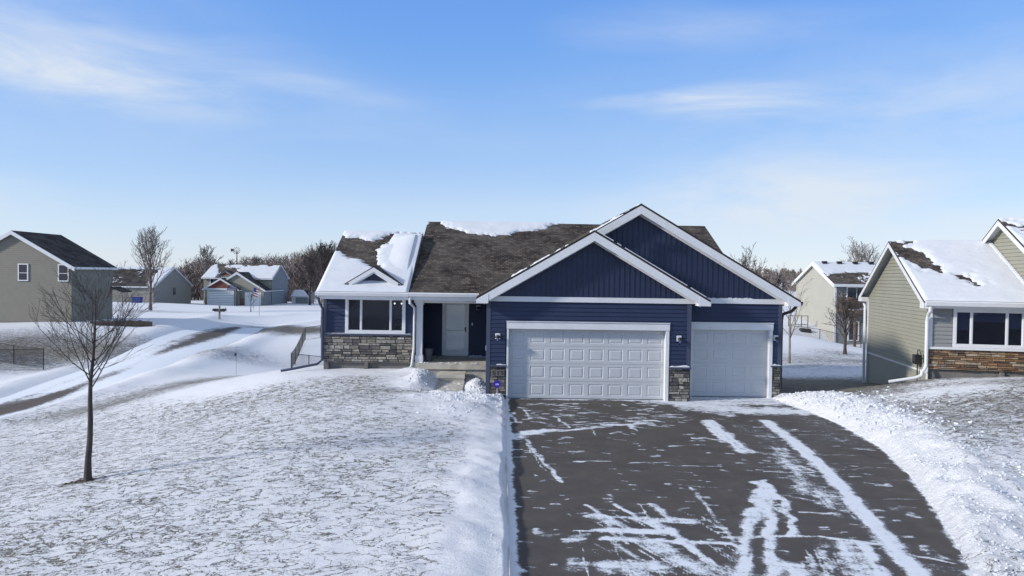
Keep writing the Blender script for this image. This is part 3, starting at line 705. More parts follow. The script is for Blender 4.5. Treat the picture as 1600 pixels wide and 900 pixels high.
def slab(mb, P, th=.07):
    """roof slab, P = eave-left, eave-right, ridge-right, ridge-left (top face); materials 0 shingle 1 edge 2 soffit"""
    P = [Vector(p) for p in P]; U = (P[1]-P[0]).normalized(); n = (P[1]-P[0]).cross(P[3]-P[0]).normalized(); Vv = n.cross(U)
    if n.z < 0: P = [P[1], P[0], P[3], P[2]]; U = (P[1]-P[0]).normalized(); n = (P[1]-P[0]).cross(P[3]-P[0]).normalized(); Vv = n.cross(U)
    uv = [((p-P[0]).dot(U)+3, (p-P[0]).dot(Vv)+1) for p in P]
    mb.face(P, 0, uv=uv); B = [p-Vector((0, 0, th)) for p in P]
    mb.face(B[::-1], 2)
    for i in range(4): mb.face([P[i], B[i], B[(i+1) % 4], P[(i+1) % 4]], 1)
ROOFM = lambda s='shingle': [M[s], M['shingled'], M['white']]
def rakec(mb, xe, xp, y, ze_, zp, zb, dz=.255, th=.04):
    """rake board whose foot is cut level at zb"""
    s = (zp-ze_)/(xp-xe); xl = xe+(zb-(ze_-dz))/s
    if abs(xl-xe) > abs(xp-xe): xl = xp
    mb.prism([(xe, y, ze_), (xp, y, zp), (xp, y, zp-dz), (xl, y, zb), (xe, y, zb)], (0, th, 0))
def rake(mb, a, b, ext, dz=.25):
    a = Vector(a); b = Vector(b)
    mb.prism([a, b, b-Vector((0, 0, dz)), a-Vector((0, 0, dz))], ext)
def snow_sheet(name, O, U, V, n, w, h, mask, parent, step=.05, th=.06, course=.135):
    """a drifted snow layer on a roof plane. mask(u, v) positive where snow lies (metres from its edge)"""
    us = np.arange(0, w+step*.5, step); vs = np.arange(0, h+step*.5, step); UU, VV = np.meshgrid(np.minimum(us, w), np.minimum(vs, h))
    m = mask(UU, VV)
    ragged = .38*(fbm(UU*4.5, np.floor(VV/course)*3.7, 3, 71)-.5)+.30*(fbm(UU*1.5, VV*2.5, 3, 72)-.5)
    t = np.clip((m+ragged)*.9, -.03, 1)
    t = np.where(t > 0, np.minimum(th*(1-np.exp(-t/.10))*(.7+.6*fbm(UU*.8, VV*.8, 3, 73)), t+.012), -.02)
    edge = np.minimum(np.minimum(UU, w-UU), np.minimum(VV+.03, h-VV+.05)); t = np.where(t > 0, np.minimum(t, .012+edge*.8), t)
    O = Vector(O); U = Vector(U).normalized(); V = Vector(V).normalized(); n = Vector(n).normalized()
    XX = O.x+U.x*UU+V.x*VV+n.x*t; YY = O.y+U.y*UU+V.y*VV+n.y*t; ZZ = O.z+U.z*UU+V.z*VV+n.z*t
    return tag(grid_mesh(name, XX, YY, ZZ, M['snow'], None, t > -.001, parent=parent), kind='stuff')
def uvof(px, py, O, U, V, n):
    p = onplane(px, py, Vector(O), Vector(n)); return ((p-Vector(O)).dot(Vector(U).normalized()), (p-Vector(O)).dot(Vector(V).normalized()))
def frame(mb, O, U, N, x0, x1, z0, z1, w, n0, n1):
    obox(mb, O, U, N, x0, x1, n0, n1, z0, z0+w); obox(mb, O, U, N, x0, x1, n0, n1, z1-w, z1)
    obox(mb, O, U, N, x0, x0+w, n0, n1, z0+w, z1-w); obox(mb, O, U, N, x1-w, x1, n0, n1, z0+w, z1-w)
def window(parent, O, U, N, x0, x1, z0, z1, w=.07, d=.04, mull=(), rail=None, glass='darkglass', local=False, fm='white', pn=None):
    if pn is None: pn = .004 if glass == 'glass' else .045
    if glass != 'glass': d = max(d, .06)+.02
    mb = MB(); frame(mb, O, U, N, x0, x1, z0, z1, w, -.02, d)
    for m_ in mull: obox(mb, O, U, N, m_-.022, m_+.022, -.02, d*.75, z0+w, z1-w)
    if rail: obox(mb, O, U, N, x0+w, x1-w, -.02, d*.75, rail-.025, rail+.025)
    f = mb.build('window', M[fm], parent, local)
    mb = MB(); P = orient([fp(O, U, N, x0+w, pn, z0+w), fp(O, U, N, x1-w, pn, z0+w), fp(O, U, N, x1-w, pn, z1-w), fp(O, U, N, x0+w, pn, z1-w)], (N[0], N[1], 0)); mb.prism(P, Vector((-N[0]*.006, -N[1]*.006, 0)))
    mb.build('pane', M[glass], f, local); return f
def gdoor(parent, O, U, N, x0, x1, z0, z1, rows, cols, m='door', local=False, n=0.0, name='garage_door'):
    mb = MB(); H = (z1-z0)/rows; Wd = (x1-x0)/cols; Nv = Vector((N[0], N[1], 0))
    for r in range(rows):
        for c in range(cols):
            a0, a1 = x0+c*Wd, x0+(c+1)*Wd; b0, b1 = z0+r*H+.004, z0+(r+1)*H-.004
            def ring(i): # inset (x, z), depth
                ix, iz, dn = i; return [fp(O, U, N, a0+ix, n+dn, b0+iz), fp(O, U, N, a1-ix, n+dn, b0+iz), fp(O, U, N, a1-ix, n+dn, b1-iz), fp(O, U, N, a0+ix, n+dn, b1-iz)]
            rs_ = [ring(q) for q in ((0, 0, 0), (.075, .085, 0), (.092, .102, -.010), (.115, .125, -.010), (.135, .145, .000))]
            V = [p for q in rs_ for p in q]; Fs = [(4*k+i, 4*k+(i+1) % 4, 4*k+4+(i+1) % 4, 4*k+4+i) for k in range(4) for i in range(4)]+[(16, 17, 18, 19)]
            if (V[1]-V[0]).cross(V[2]-V[0]).dot(Nv) < 0: Fs = [f[::-1] for f in Fs]
            mb.idx(V, Fs)
        if r: # joint groove
            z = z0+r*H; mb.face(orient([fp(O, U, N, x0, n-.012, z-.005), fp(O, U, N, x1, n-.012, z-.005), fp(O, U, N, x1, n-.012, z+.005), fp(O, U, N, x0, n-.012, z+.005)], Nv))
    obox(mb, O, U, N, x0, x1, n-.05, n-.02, z0, z1)
    return mb.build(name, M[m], parent, local)
def snowline(parent, O, U, N, x0, x1, z, n0, n1, h=.03, seed=1, local=False, name='ledge_snow'):
    r = random.Random(seed); mb = MB(); x = x0
    xs = []
    while x < x1: xs.append(x); x += r.uniform(.04, .1)
    xs.append(x1); hs = [h*r.uniform(.3, 1.2) for _ in xs]; hs[0] = hs[-1] = .004
    V = []
    for a, q in zip(xs, hs): V += [fp(O, U, N, a, n0, z), fp(O, U, N, a, n1, z), fp(O, U, N, a, n1-.008, z+q*.8), fp(O, U, N, a, (n0+n1)/2, z+q), fp(O, U, N, a, n0, z+q)]
    Fs = [(5*i+k, 5*i+(k+1) % 5, 5*i+5+(k+1) % 5, 5*i+5+k) for i in range(len(xs)-1) for k in range(5)]
    mb.idx(V, Fs); return mb.build(name, M['snow'], parent, local, smooth=False)

# ================================================================== MAIN HOUSE
S7 = 7/12
house = thing('house', (2.7, 24, 0), 0, 'navy blue one-storey house with white trim, brown shingle roof and triple garage', 'house')
E = .72                                   # garage eave x
# roofs ------------------------------------------------------------
ml0, ml1 = .485, 3.16                     # main slope, eave z at y 24.15
ry_, rz_ = 30.1, 6.03
def lz(x): return 6.09-S7*(4.34-x)
part('roof', ROOFM(), house, lambda mb: (slab(mb, [(-3.14, 24.12, 3.14), (8.72, 24.12, 3.14), (8.72, ry_, rz_), (-3.14, ry_, rz_)]), slab(mb, [(8.72, 36.1, 3.14), (-3.14, 36.1, 3.14), (-3.14, ry_, rz_), (8.72, ry_, rz_)])))
gar = part('roof', ROOFM(), house, lambda mb: (slab(mb, [(-E, 30.0, lz(-E)), (-E, 21.86, lz(-E)), (4.34, 21.86, lz(4.34)), (4.34, 30.0, lz(4.34))]),
                                        slab(mb, [(9.4, 21.86, lz(-E)), (9.4, 30.0, lz(-E)), (4.34, 30.0, 6.09), (4.34, 21.86, 6.09)]),
                                        slab(mb, [(-E, 21.858, lz(-E)), (-E, 21.08, lz(-E)), (2.8, 21.08, lz(2.8)), (2.8, 21.858, lz(2.8))]),
                                        slab(mb, [(6.34, 21.08, lz(2.8)-S7*3.54), (6.34, 22.2, lz(2.8)-S7*3.54), (2.8, 22.2, lz(2.8)), (2.8, 21.08, lz(2.8))])))
wing = part('roof', ROOFM(), house, lambda mb: (slab(mb, [(-6.3, 24.12, 3.13), (-3.145, 24.12, 3.13), (-3.145, 28.4, 5.45), (-6.3, 28.4, 5.45)]), slab(mb, [(-3.145, 32.7, 3.13), (-6.3, 32.7, 3.13), (-6.3, 28.4, 5.45), (-3.145, 28.4, 5.45)])))
# fascia, rakes ------------------------------------------------------
def trims(mb):
    z1 = lz(-E)-.07; pz = 6.09-.07
    for (xa, xp, xb, yf, zp) in ((-E, 2.8, 6.34, 21.07, lz(2.8)-.07), (None, 4.34, 9.4, 21.85, pz)):
        if xa is not None: rakec(mb, xa, xp, yf, z1, zp, 2.95)
        else: rake(mb, (1.9, yf, lz(1.9)-.07), (xp, yf, zp), (0, .04, 0), .255)
        rakec(mb, xb, xp, yf, zp-S7*(xb-xp), zp, 2.95)
        # inner frieze board a step behind
        for sx in ((-1, 1) if xa is not None else (-1, 1)):
            xe = xp+sx*(3.3 if xa is not None else (2.0 if sx < 0 else 4.7))
            rake(mb, (xp, yf+.26, zp-.20), (xe, yf+.26, zp-.20-S7*abs(xe-xp)), (0, .03, 0), .09)
    # boxed eave returns
    zb = 2.95
    mb.prism([(-E, 21.06, zb), (-.36, 21.06, zb), (-.36, 21.06, lz(-.36)-.12), (-E, 21.06, z1+.0)], (0, .44, 0))
    mb.prism([(5.98, 21.06, zb), (6.34, 21.06, zb), (6.34, 21.06, z1), (5.98, 21.06, lz(2.8)-S7*3.18-.12)], (0, .44, 0))
    mb.prism([(9.0, 21.84, zb), (9.4, 21.84, zb+.02), (9.4, 21.84, z1), (9.0, 21.84, 6.09-S7*4.66-.12)], (0, .5, 0))
part('fascia', M['white'], house, trims)
def bands(mb):
    mb.box(-.36, 5.975, 21.44, 21.5, 3.0, 3.155); mb.box(5.9, 8.995, 22.14, 22.2, 3.0, 3.155)
part('trim_band', M['white'], house, bands)
snowline(house, (0, 22.14), (1, 0), (0, -1), 6.5, 8.0, 3.156, -.05, .0, .03, 5)
# gutters
def gutter(name, x0, x1, y, z):
    def f(mb): mb.prism([(x0, y, z), (x0, y-.10, z), (x0, y-.12, z-.03), (x0, y-.09, z-.13), (x0, y, z-.13)], (x1-x0, 0, 0))
    return part(name, M['white'], house, f)
gutter('gutter', -6.3, -3.13, 24.115, 3.15); gutter('gutter', -3.14, -.73, 24.115, 3.16)
def fas(mb): mb.box(-6.3, -3.15, 24.125, 24.15, 2.9, 3.05); mb.box(-3.12, -.74, 24.125, 24.15, 2.9, 3.07); mb.box(-6.28, -3.12, 24.15, 24.71, 2.905, 2.92); mb.box(-3.1, -.4, 24.15, 26.8, 2.93, 2.95)
part('soffit', M['white'], house, fas)
def rk(mb):
    rake(mb, (-6.3, 24.12, 3.06), (-6.3, 28.4, 5.38), (.03, 0, 0), .18); rake(mb, (-3.14, 24.2, 3.10), (-3.14, ry_, rz_-.07), (.03, 0, 0), .16); rake(mb, (8.69, 26, 3.99), (8.69, ry_, rz_-.07), (.03, 0, 0), .16)
part('rake_board', M['navytrim'], house, rk)
# walls --------------------------------------------------------------
U, N = (1, 0), (0, -1)
dX0, dX1, dZ = .27, 5.09, 2.17
def w1(mb):
    lap(mb, (0, 21.5), U, N, 1.06, 3.0, lambda z: (-.38, 5.83), [(dX0-.1, dX1+.1, 0, 2.4)])
    lap(mb, (0, 22.2), U, N, 1.06, 3.0, lambda z: (5.84, 8.91), [(6.0, 8.66, 0, 2.4)])
    lap(mb, (0, 26.8), U, N, .70, 2.93, lambda z: (-3.0, -.4), [(-2.19, -1.19, .6, 2.8)])
    lap(mb, (0, 24.7), U, N, 1.68, 2.92, lambda z: (-6.14, -3.01), [(-5.41, -3.31, 1.6, 2.99)])
    # side walls
    lap(mb, (-6.15, 0), (0, 1), (-1, 0), .9, 5.3, lambda z: (24.7+max(0, (z-3.0)/.54), 32.1-max(0, (z-3.0)/.54)))
    lap(mb, (8.92, 0), (0, 1), (1, 0), 0, 3.0, lambda z: (22.2, 35.6)); lap(mb, (-.39, 0), (0, 1), (-1, 0), .0, 3.0, lambda z: (21.5, 26.8)); lap(mb, (-3.0, 0), (0, 1), (1, 0), .7, 2.93, lambda z: (24.7, 26.8))
    lap(mb, (5.84, 0), (0, 1), (1, 0), 1.0, 3.0, lambda z: (21.5, 22.2))
    lap(mb, (8.6, 0), (0, 1), (1, 0), 3.0, 5.9, lambda z: (24.4+max(0, (z-3.0)/ml0), 35.8-max(0, (z-3.0)/ml0)))
    lap(mb, (-3.02, 0), (0, 1), (-1, 0), 3.0, 5.9, lambda z: (24.4+max(0, (z-3.0)/ml0), 35.8-max(0, (z-3.0)/ml0)))
    lap(mb, (0, 35.6), (1, 0), (0, 1), -2.5, 3.0, lambda z: (-6.15, 8.9))
    mb.box(-.37, 5.82, 21.52, 21.54, 2.4, 3.0); mb.box(-2.99, -.41, 26.82, 26.84, .6, 2.9)
part('wall', M['navy'], house, w1)
def w2(mb):
    boardwall(mb, (0, 21.46), U, N, -.36, 5.96, 3.156, lambda x: lz(2.8)-.10-S7*abs(x-2.8), .158)
    boardwall(mb, (0, 22.16), U, N, -.36, 9.0, 3.156, lambda x: 6.09-.10-S7*abs(x-4.34), .168)
part('gable_wall', M['navy'], house, w2)
def cor(mb):
    for x0, x1, y, z0, z1 in ((-.40, -.29, 21.5, 0, 3.0), (5.74, 5.86, 21.5, 1.06, 3.0), (8.83, 8.94, 22.2, 1.06, 3.0), (-6.17, -6.06, 24.7, .95, 2.92)):
        mb.box(x0, x1, y-.025, y+.0, z0, z1); 
    mb.box(-.415, -.40, 21.475, 21.6, 0, 3.0); mb.box(5.86, 5.872, 21.475, 21.57, 1.06, 3.0); mb.box(8.94, 8.952, 22.175, 22.3, 0, 3.0); mb.box(5.875, 5.93, 22.165, 22.2, .0, 3.0); mb.box(-6.182, -6.17, 24.675, 24.8, .95, 2.92)
part('corner_trim', M['navytrim'], house, cor)
# stone ----------------------------------------------------------------
part('stone_pier', M['stone'], house, lambda mb: (ledge(mb, (0, 21.5), U, N, -.29, .20, .02, 1.0, DARKST, 3, .035, (.07, .13), (.1, .3)), obox(mb, (0, 21.5), U, N, -.29, .20, -.02, 0, .0, 1.0, None, (.04, .04, .04))))
part('stone_pier', M['stone'], house, lambda mb: (ledge(mb, (0, 21.5), U, N, 5.21, 5.85, .0, 1.0, DARKST+GREYST[:3], 4, .035, (.07, .14), (.12, .36)), ledge(mb, (5.85, 0), (0, 1), (1, 0), 21.5, 22.19, 0, 1.0, DARKST, 5)))
part('stone_pier', M['stone'], house, lambda mb: (ledge(mb, (0, 22.2), U, N, 8.64, 8.93, .0, 1.0, DARKST, 6, .035, (.07, .13), (.1, .25)), ledge(mb, (8.93, 0), (0, 1), (1, 0), 22.2, 22.9, 0, 1.0, DARKST, 7)))
part('stone_base', M['stone'], house, lambda mb: (ledge(mb, (0, 24.7), U, N, -6.16, -3.0, .70, 1.62, GREYST+LTST, 8, .05, (.07, .14), (.16, .42)), ledge(mb, (-3.0, 0), (0, 1), (1, 0), 24.7, 25.3, .7, 1.62, GREYST, 9), ledge(mb, (-6.16, 0), (0, 1), (-1, 0), 24.7, 25.3, .7, 1.62, GREYST, 10)))
def ledges(mb):
    for x0, x1, y in ((-.31, .21, 21.5), (5.20, 5.88, 21.5), (8.62, 8.96, 22.2)):
        mb.box(x0, x1, y-.075, y, 1.0, 1.055)
    mb.box(-6.19, -2.99, 24.62, 24.7, 1.62, 1.68)
part('ledge', M['navytrim'], house, ledges)
snowline(house, (0, 21.5), U, N, -.10, .20, 1.056, .012, .07, .03, 1); snowline(house, (0, 21.5), U, N, 5.21, 5.84, 1.056, .012, .07, .045, 2); snowline(house, (0, 22.2), U, N, 8.62, 8.95, 1.056, .012, .07, .045, 3); snowline(house, (0, 24.7), U, N, -6.15, -3.1, 1.681, .012, .06, .018, 4)
def foun(mb):
    mb.box(-6.1, -3.02, 24.78, 24.9, -.2, .70); mb.box(-6.1, -3.02, 24.7, 24.9, .66, .70); mb.box(-6.15, -5.98, 24.68, 24.8, -.2, .69); mb.box(-4.72, -4.60, 24.66, 24.76, .1, .70)
part('foundation', M['found'], house, foun)
# garage doors ------------------------------------------------------------
gdoor(house, (0, 21.66), U, N, dX0, dX1, .015, dZ, 4, 8)
gdoor(house, (0, 22.36), U, N, 6.10, 8.56, .015, dZ, 4, 4)
def dtrim(mb):
    for x0, x1, y in ((dX0, dX1, 21.5), (6.10, 8.56, 22.2)):
        w = .055 if y < 22 else .05
        mb.box(x0-w, x0, y-.035, y+.16, 0, dZ); mb.box(x1, x1+w+.05, y-.035, y+.16, 0, dZ)
        mb.box(x0-w-.01, x1+w+.06, y-.05, y+.165, dZ, 2.385); mb.box(x0-w-.02, x1+w+.07, y-.075, y+.0, 2.385, 2.405)
part('door_trim', M['white'], house, dtrim)
part('door_seal', M['black'], house, lambda mb: (mb.box(dX0, dX1, 21.64, 21.70, .0, .02), mb.box(6.1, 8.56, 22.34, 22.4, 0, .02)))
# porch -------------------------------------------------------------------
def porch(mb):
    mb.box(-3.02, -.42, 24.5, 26.8, .48, .70); mb.box(-3.0, -.44, 24.56, 26.8, -.1, .48)
    mb.box(-2.07, -1.15, 23.58, 24.49, .30, .43); mb.box(-2.05, -1.17, 23.6, 24.5, -.1, .30)
bev(part('porch_slab', M['concrete'], house, porch), .012)
def column(mb):
    mb.box(-2.92, -2.70, 24.58, 24.80, .72, 2.93)
    mb.box(-2.95, -2.67, 24.55, 24.83, .70, .95); mb.box(-2.95, -2.67, 24.55, 24.83, 2.72, 2.93)
bev(part('column', M['white'], house, column), .008)
def beam(mb): mb.box(-3.0, -.42, 24.62, 24.78, 2.79, 2.93)
part('porch_beam', M['white'], house, beam)
# storm door
dO = (0, 26.8)
st = part('front_door', M['doorway'], house, lambda mb: (frame(mb, dO, U, N, -2.19, -1.19, .72, 2.80, .065, -.02, .06), frame(mb, dO, U, N, -2.12, -1.26, .82, 2.73, .085, -.01, .035), obox(mb, dO, U, N, -2.125, -1.255, -.01, .03, .70, .84)))
part('door_panel', M['doorway'], st, lambda mb: (obox(mb, dO, U, N, -2.04, -1.34, -.03, -.015, .82, 2.7), frame(mb, dO, U, N, -1.98, -1.40, 1.05, 1.60, .03, -.016, -.010), frame(mb, dO, U, N, -1.98, -1.40, 1.72, 2.55, .03, -.016, -.010)))
part('pane', M['doorglass'], st, lambda mb: obox(mb, dO, U, N, -2.04, -1.34, .0, .006, .9, 2.65))
part('glass_rail', M['doorway'], st, lambda mb: obox(mb, dO, U, N, -2.04, -1.34, .006, .016, 1.66, 1.69))
part('handle', M['black'], st, lambda mb: (mb.box(-1.325, -1.285, 26.73, 26.765, 1.62, 1.80), mb.tube([(-1.305, 26.73, 1.74), (-1.305, 26.69, 1.74), (-1.36, 26.69, 1.74)], .01, 6)))
tag(part('snow_crumbs', M['snow'], house, lambda mb: [mb.lathe((rng.uniform(-1.15, -.5), rng.uniform(26.4, 26.75), .70), [(.0, .0), (rng.uniform(.05, .12), 0), (.04, rng.uniform(.02, .06)), (0.001, .05)], 8) for _ in range(14)]+[mb.lathe((rng.uniform(-2.9, -.5), rng.uniform(24.52, 24.6), .70), [(.0, .0), (rng.uniform(.04, .09), 0), (.03, rng.uniform(.01, .025)), (0.001, .02)], 8) for _ in range(14)]), kind='stuff')
part('doorbell', M['white'], house, lambda mb: mb.box(-1.08, -1.03, 26.76, 26.785, 1.86, 1.97))
# picture window ----------------------------------------------------------
wf = window(house, (0, 24.7), U, N, -5.41, -3.31, 1.69, 2.98, .10, .05, (-4.86, -3.83), None, 'glass')
part('window_sash', M['white'], wf, lambda mb: [frame(mb, (0, 24.7), U, N, a, b, 1.79, 2.88, .018, -.015, .03) for a, b in ((-5.31, -4.882), (-4.838, -3.852), (-3.808, -3.41))])
def room(mb):
    mb.box(-5.9, -3.1, 28.5, 28.55, .9, 3.0); mb.box(-5.9, -5.85, 24.75, 28.5, .9, 3.0); mb.box(-3.12, -3.07, 24.85, 28.5, .9, 3.0); mb.box(-5.9, -3.1, 24.75, 28.5, .85, .9); mb.box(-5.9, -3.1, 24.85, 28.5, 2.98, 3.03)
part('room', M['room'], house, room)
part('back_blind', M['blind'], house, lambda mb: (mb.box(-4.25, -3.72, 28.44, 28.48, 1.95, 2.9), mb.box(-3.62, -3.2, 28.44, 28.48, 1.2, 2.9)))  # pale panels standing in for daylight through a back window
part('curtain', M['roomdark'], house, lambda mb: [mb.box(-5.36+i*.055, -5.32+i*.055, 24.78+.02*(i % 2), 24.83, 1.72, 2.95) for i in range(9)])
part('dining_set', M['roomdark'], house, lambda mb: (mb.box(-4.6, -3.5, 26.5, 27.3, 1.62, 1.67), [mb.box(-4.5+.3*i, -4.3+.3*i, 26.3, 26.34, 1.2, 1.95+.05*(i % 2)) for i in range(4)], [mb.box(-4.5+.3*i, -4.46+.3*i, 26.6, 26.64, .9, 1.65) for i in range(4)]))
part('chandelier', M['lamp'], house, lambda mb: [mb.lathe((x, 26.6, 2.64), [(.001, 0), (.028, .02), (.02, .05), (.001, .06)], 10) for x in (-3.98, -3.72, -3.6)])
# dormer over the window ---------------------------------------------------
dr = part('dormer', M['navy'], house, lambda mb: mb.prism([(-5.35, 24.72, 3.34), (-3.45, 24.72, 3.34), (-4.4, 24.72, 3.34+.95*S7)], (0, .03, 0)))
part('dormer_roof', ROOFM(), dr, lambda mb: (slab(mb, [(-5.56, 24.46, 3.33), (-5.56, 24.5, 3.33), (-4.4, 25.78, 4.04), (-4.4, 24.46, 4.04)], .05), slab(mb, [(-3.24, 24.5, 3.33), (-3.24, 24.46, 3.33), (-4.4, 24.46, 4.04), (-4.4, 25.78, 4.04)], .05)))
def drk(mb):
    rake(mb, (-5.56, 24.44, 3.29), (-4.4, 24.44, 4.0), (0, .04, 0), .15); rake(mb, (-4.4, 24.44, 4.0), (-3.24, 24.44, 3.29), (0, .04, 0), .15)
    mb.prism([(-5.56, 24.44, 3.29), (-5.25, 24.44, 3.29), (-5.25, 24.44, 3.46), (-5.56, 24.44, 3.31)], (0, .03, 0)); mb.prism([(-3.55, 24.44, 3.29), (-3.24, 24.44, 3.29), (-3.24, 24.44, 3.31), (-3.55, 24.44, 3.46)], (0, .03, 0))
    mb.prism([(-5.5, 24.48, 3.25), (-4.4, 24.48, 3.95), (-4.4, 24.48, 3.80), (-5.2, 24.48, 3.3)], (0, .26, 0)); mb.prism([(-3.3, 24.48, 3.25), (-3.6, 24.48, 3.3), (-4.4, 24.48, 3.80), (-4.4, 24.48, 3.95)], (0, .26, 0))
part('dormer_trim', M['white'], dr, drk)
# roof snow -----------------------------------------------------------------
O = (-6.3, 24.12, 3.13); Uv = (1, 0, 0); Vv = Vector((0, 4.28, 2.32)).normalized(); nn = Vector((1, 0, 0)).cross(Vv)
q = lambda L, O=O, Uv=Uv, Vv=Vv, nn=nn: [uvof(a, b, O, Uv, Vv, nn) for a, b in L]
bare = q([(532, 362), (541, 373), (560, 372), (578, 377), (603, 369), (612, 366), (648, 364), (652, 366), (625, 376), (600, 382), (588, 391), (590, 410), (592, 420), (575, 417), (565, 408), (545, 401), (530, 393), (515, 392), (520, 374)])
drift = q([(640, 375), (655, 380), (645, 420), (640, 400)])
hgt = Vector((0, 4.28, 2.32)).length
def msk(u, v):
    m = -sdpoly(u, v, bare)
    return m
snow_sheet('roof_snow', O, Uv, Vv, nn, 3.155, hgt, msk, house, .04, .075)
# wind drift lying against the higher roof
dpts = q([(656, 371), (650, 385), (640, 410), (632, 440)])
du, dv = np.meshgrid(np.linspace(1.75, 3.155, 45), np.linspace(.9, 4.75, 110))
dc, dt = segd(du, dv, [(2.9, 4.2), (2.8, 3.9), (2.75, 3.2), (2.8, 2.2), (2.9, 1.2)])
th = .17*np.exp(-(dc/.6)**2)*sstep(.8, 2.6, dv)*(1-.15*dt)*sstep(4.8, 4.2, dv)+.02; th = np.where(du > 2.95, th*.72, th); th = th-.06*(1-sstep(1.75, 2.2, du))
P = [O[i]+[1, 0, 0][i]*du+Vv[i]*dv+nn[i]*th for i in range(3)]
grid_mesh('snow_drift', P[0], P[1], P[2], M['snow'], None, th > -.02, parent=house)
# main roof
O = (-3.14, 24.12, 3.14); Vm = Vector((0, ry_-24.12, rz_-3.14)); hgt = Vm.length; Vm.normalize(); nm = Vector((1, 0, 0)).cross(Vm)
q = lambda L: [uvof(a, b, O, (1, 0, 0), Vm, nm) for a, b in L]
s1 = q([(690, 343), (692, 350), (702, 355), (735, 367), (772, 368), (820, 363), (850, 357), (868, 350), (930, 348), (930, 343)])
s2 = q([(662, 342), (680, 342), (672, 348), (667, 352), (672, 356), (664, 354)])
def msk(u, v): return np.maximum(sdpoly(u, v, s1), sdpoly(u, v, s2)-.05)
snow_sheet('roof_snow', O, (1, 0, 0), Vm, nm, 11.8, hgt, msk, house, .045, .07)
# streak of snow on the garage roof's left slope
O = (-E, 21.08, lz(-E)); Vg = Vector((1, 0, S7)).normalized(); ng = Vector((-S7, 0, 1)).normalized()
def msk(u, v): # u along y (backwards), v up the slope
    m = .08-np.abs(u-.42-.06*np.sin(v*3))+(-.3)*(1-sstep(1.1, 1.3, v))-.5*(sstep(3.2, 3.35, v)-sstep(3.9, 4.0, v))-.5*sstep(5.1, 5.3, v)
    return np.maximum(m, .06-np.abs(u-.9)-.5*(1-sstep(4.5, 4.6, v)))
snow_sheet('roof_snow', O, (0, 1, 0), Vg, ng, 1.6, 5.8, msk, house, .035, .05)
part('rake_snow', M['snow'], house, lambda mb: [mb.prism([(x, 21.09, lz(2.8)-S7*(x-2.8)+.002), (x+.12, 21.09, lz(2.8)-S7*(x+.12-2.8)+.002), (x+.12, 21.09, lz(2.8)-S7*(x+.12-2.8)+.03), (x, 21.09, lz(2.8)-S7*(x-2.8)+.03)], (0, .12, 0)) for x in [2.9+.118*i for i in range(28)] if rng.random() < .8])
# wall lamps ---------------------------------------------------------------
def wall_lamp(x, y, z):
    l = part('wall_lamp', M['white'], house, lambda mb: (mb.box(x-.075, x+.075, y-.03, y, z-.09, z+.09)), b=.02)
    part('lamp_head', M['black'], l, lambda mb: (mb.lathe((x, y-.13, z-.04), [(.075, 0), (.078, .03), (.055, .07), (.02, .085), (.001, .09)], 16), mb.tube([(x, y-.02, z+.0), (x, y-.1, z+.02)], .02, 8)), smooth=True)
    part('lamp_glass', M['glass'], l, lambda mb: mb.lathe((x, y-.13, z-.17), [(.032, 0), (.04, .02), (.045, .10), (.05, .13)], 14), smooth=True)
    part('bulb', M['white'], l, lambda mb: mb.lathe((x, y-.13, z-.14), [(.001, 0), (.018, .02), (.012, .07), (.001, .09)], 10), smooth=True)
for x, y, z in ((-.06, 21.485, 1.93), (5.50, 21.485, 1.93), (8.76, 22.185, 1.93), (-.83, 26.785, 2.55)): wall_lamp(x, y, z)
# house number 5 1 5 on three stone tiles -----------------------------------
plq = part('number_tile', M['found'], house, lambda mb: [mb.box(-.24+i*.135, -.115+i*.135, 21.445, 21.475, .72, .90) for i in range(3)], b=.004)
for i, ch in enumerate('515'):
    cu = bpy.data.curves.new('digit', 'FONT'); cu.body = ch; cu.size = .17; cu.extrude = .004; cu.align_x = 'CENTER'; cu.align_y = 'CENTER'; cu.offset = .004
    t = bpy.data.objects.new('digit', cu); col.objects.link(t)
    bpy.context.view_layer.update()
    me = bpy.data.meshes.new_from_object(t.evaluated_get(bpy.context.evaluated_depsgraph_get())); bpy.data.objects.remove(t)
    me.transform(Matrix.Translation(Vector((-.178+i*.135, 21.441, .81))-house.location) @ Matrix.Rotation(math.pi/2, 4, 'X')); me.materials.clear(); me.materials.append(M['black'])
    o = bpy.data.objects.new('digit', me); col.objects.link(o); o.parent = plq
# downspouts ----------------------------------------------------------------
part('downspout', M['white'], house, lambda mb: mb.tube([(-3.08, 24.02, 2.98), (-3.08, 24.05, 2.8), (-2.98, 24.5, 2.62), (-2.99, 24.56, 1.2), (-3.05, 24.5, .62), (-3.12, 24.4, .48)], .045, 8))
part('downspout', M['navytrim'], house, lambda mb: mb.tube([(-6.20, 24.05, 2.95), (-6.20, 24.25, 2.75), (-6.19, 24.6, 2.55), (-6.19, 24.62, .75), (-6.32, 24.5, .62), (-7.15, 24.3, .46), (-7.5, 24.25, .40)], .045, 8))
part('gutter', M['black'], house, lambda mb: mb.prism([(9.40, 21.95, 3.1), (9.50, 21.95, 3.1), (9.52, 21.95, 3.06), (9.48, 21.95, 2.98), (9.40, 21.95, 2.98)], (0, 8, 0)))
part('downspout', M['black'], house, lambda mb: mb.tube([(9.44, 22.3, 3.0), (9.42, 22.3, 2.9), (9.3, 22.3, 2.78), (9.02, 22.3, 2.68), (8.99, 22.32, 2.5), (8.99, 22.32, .3)], .05, 8))
part('outlet_box', M['white'], house, lambda mb: mb.box(-.43, -.405, 21.6, 21.7, 1.48, 1.62))
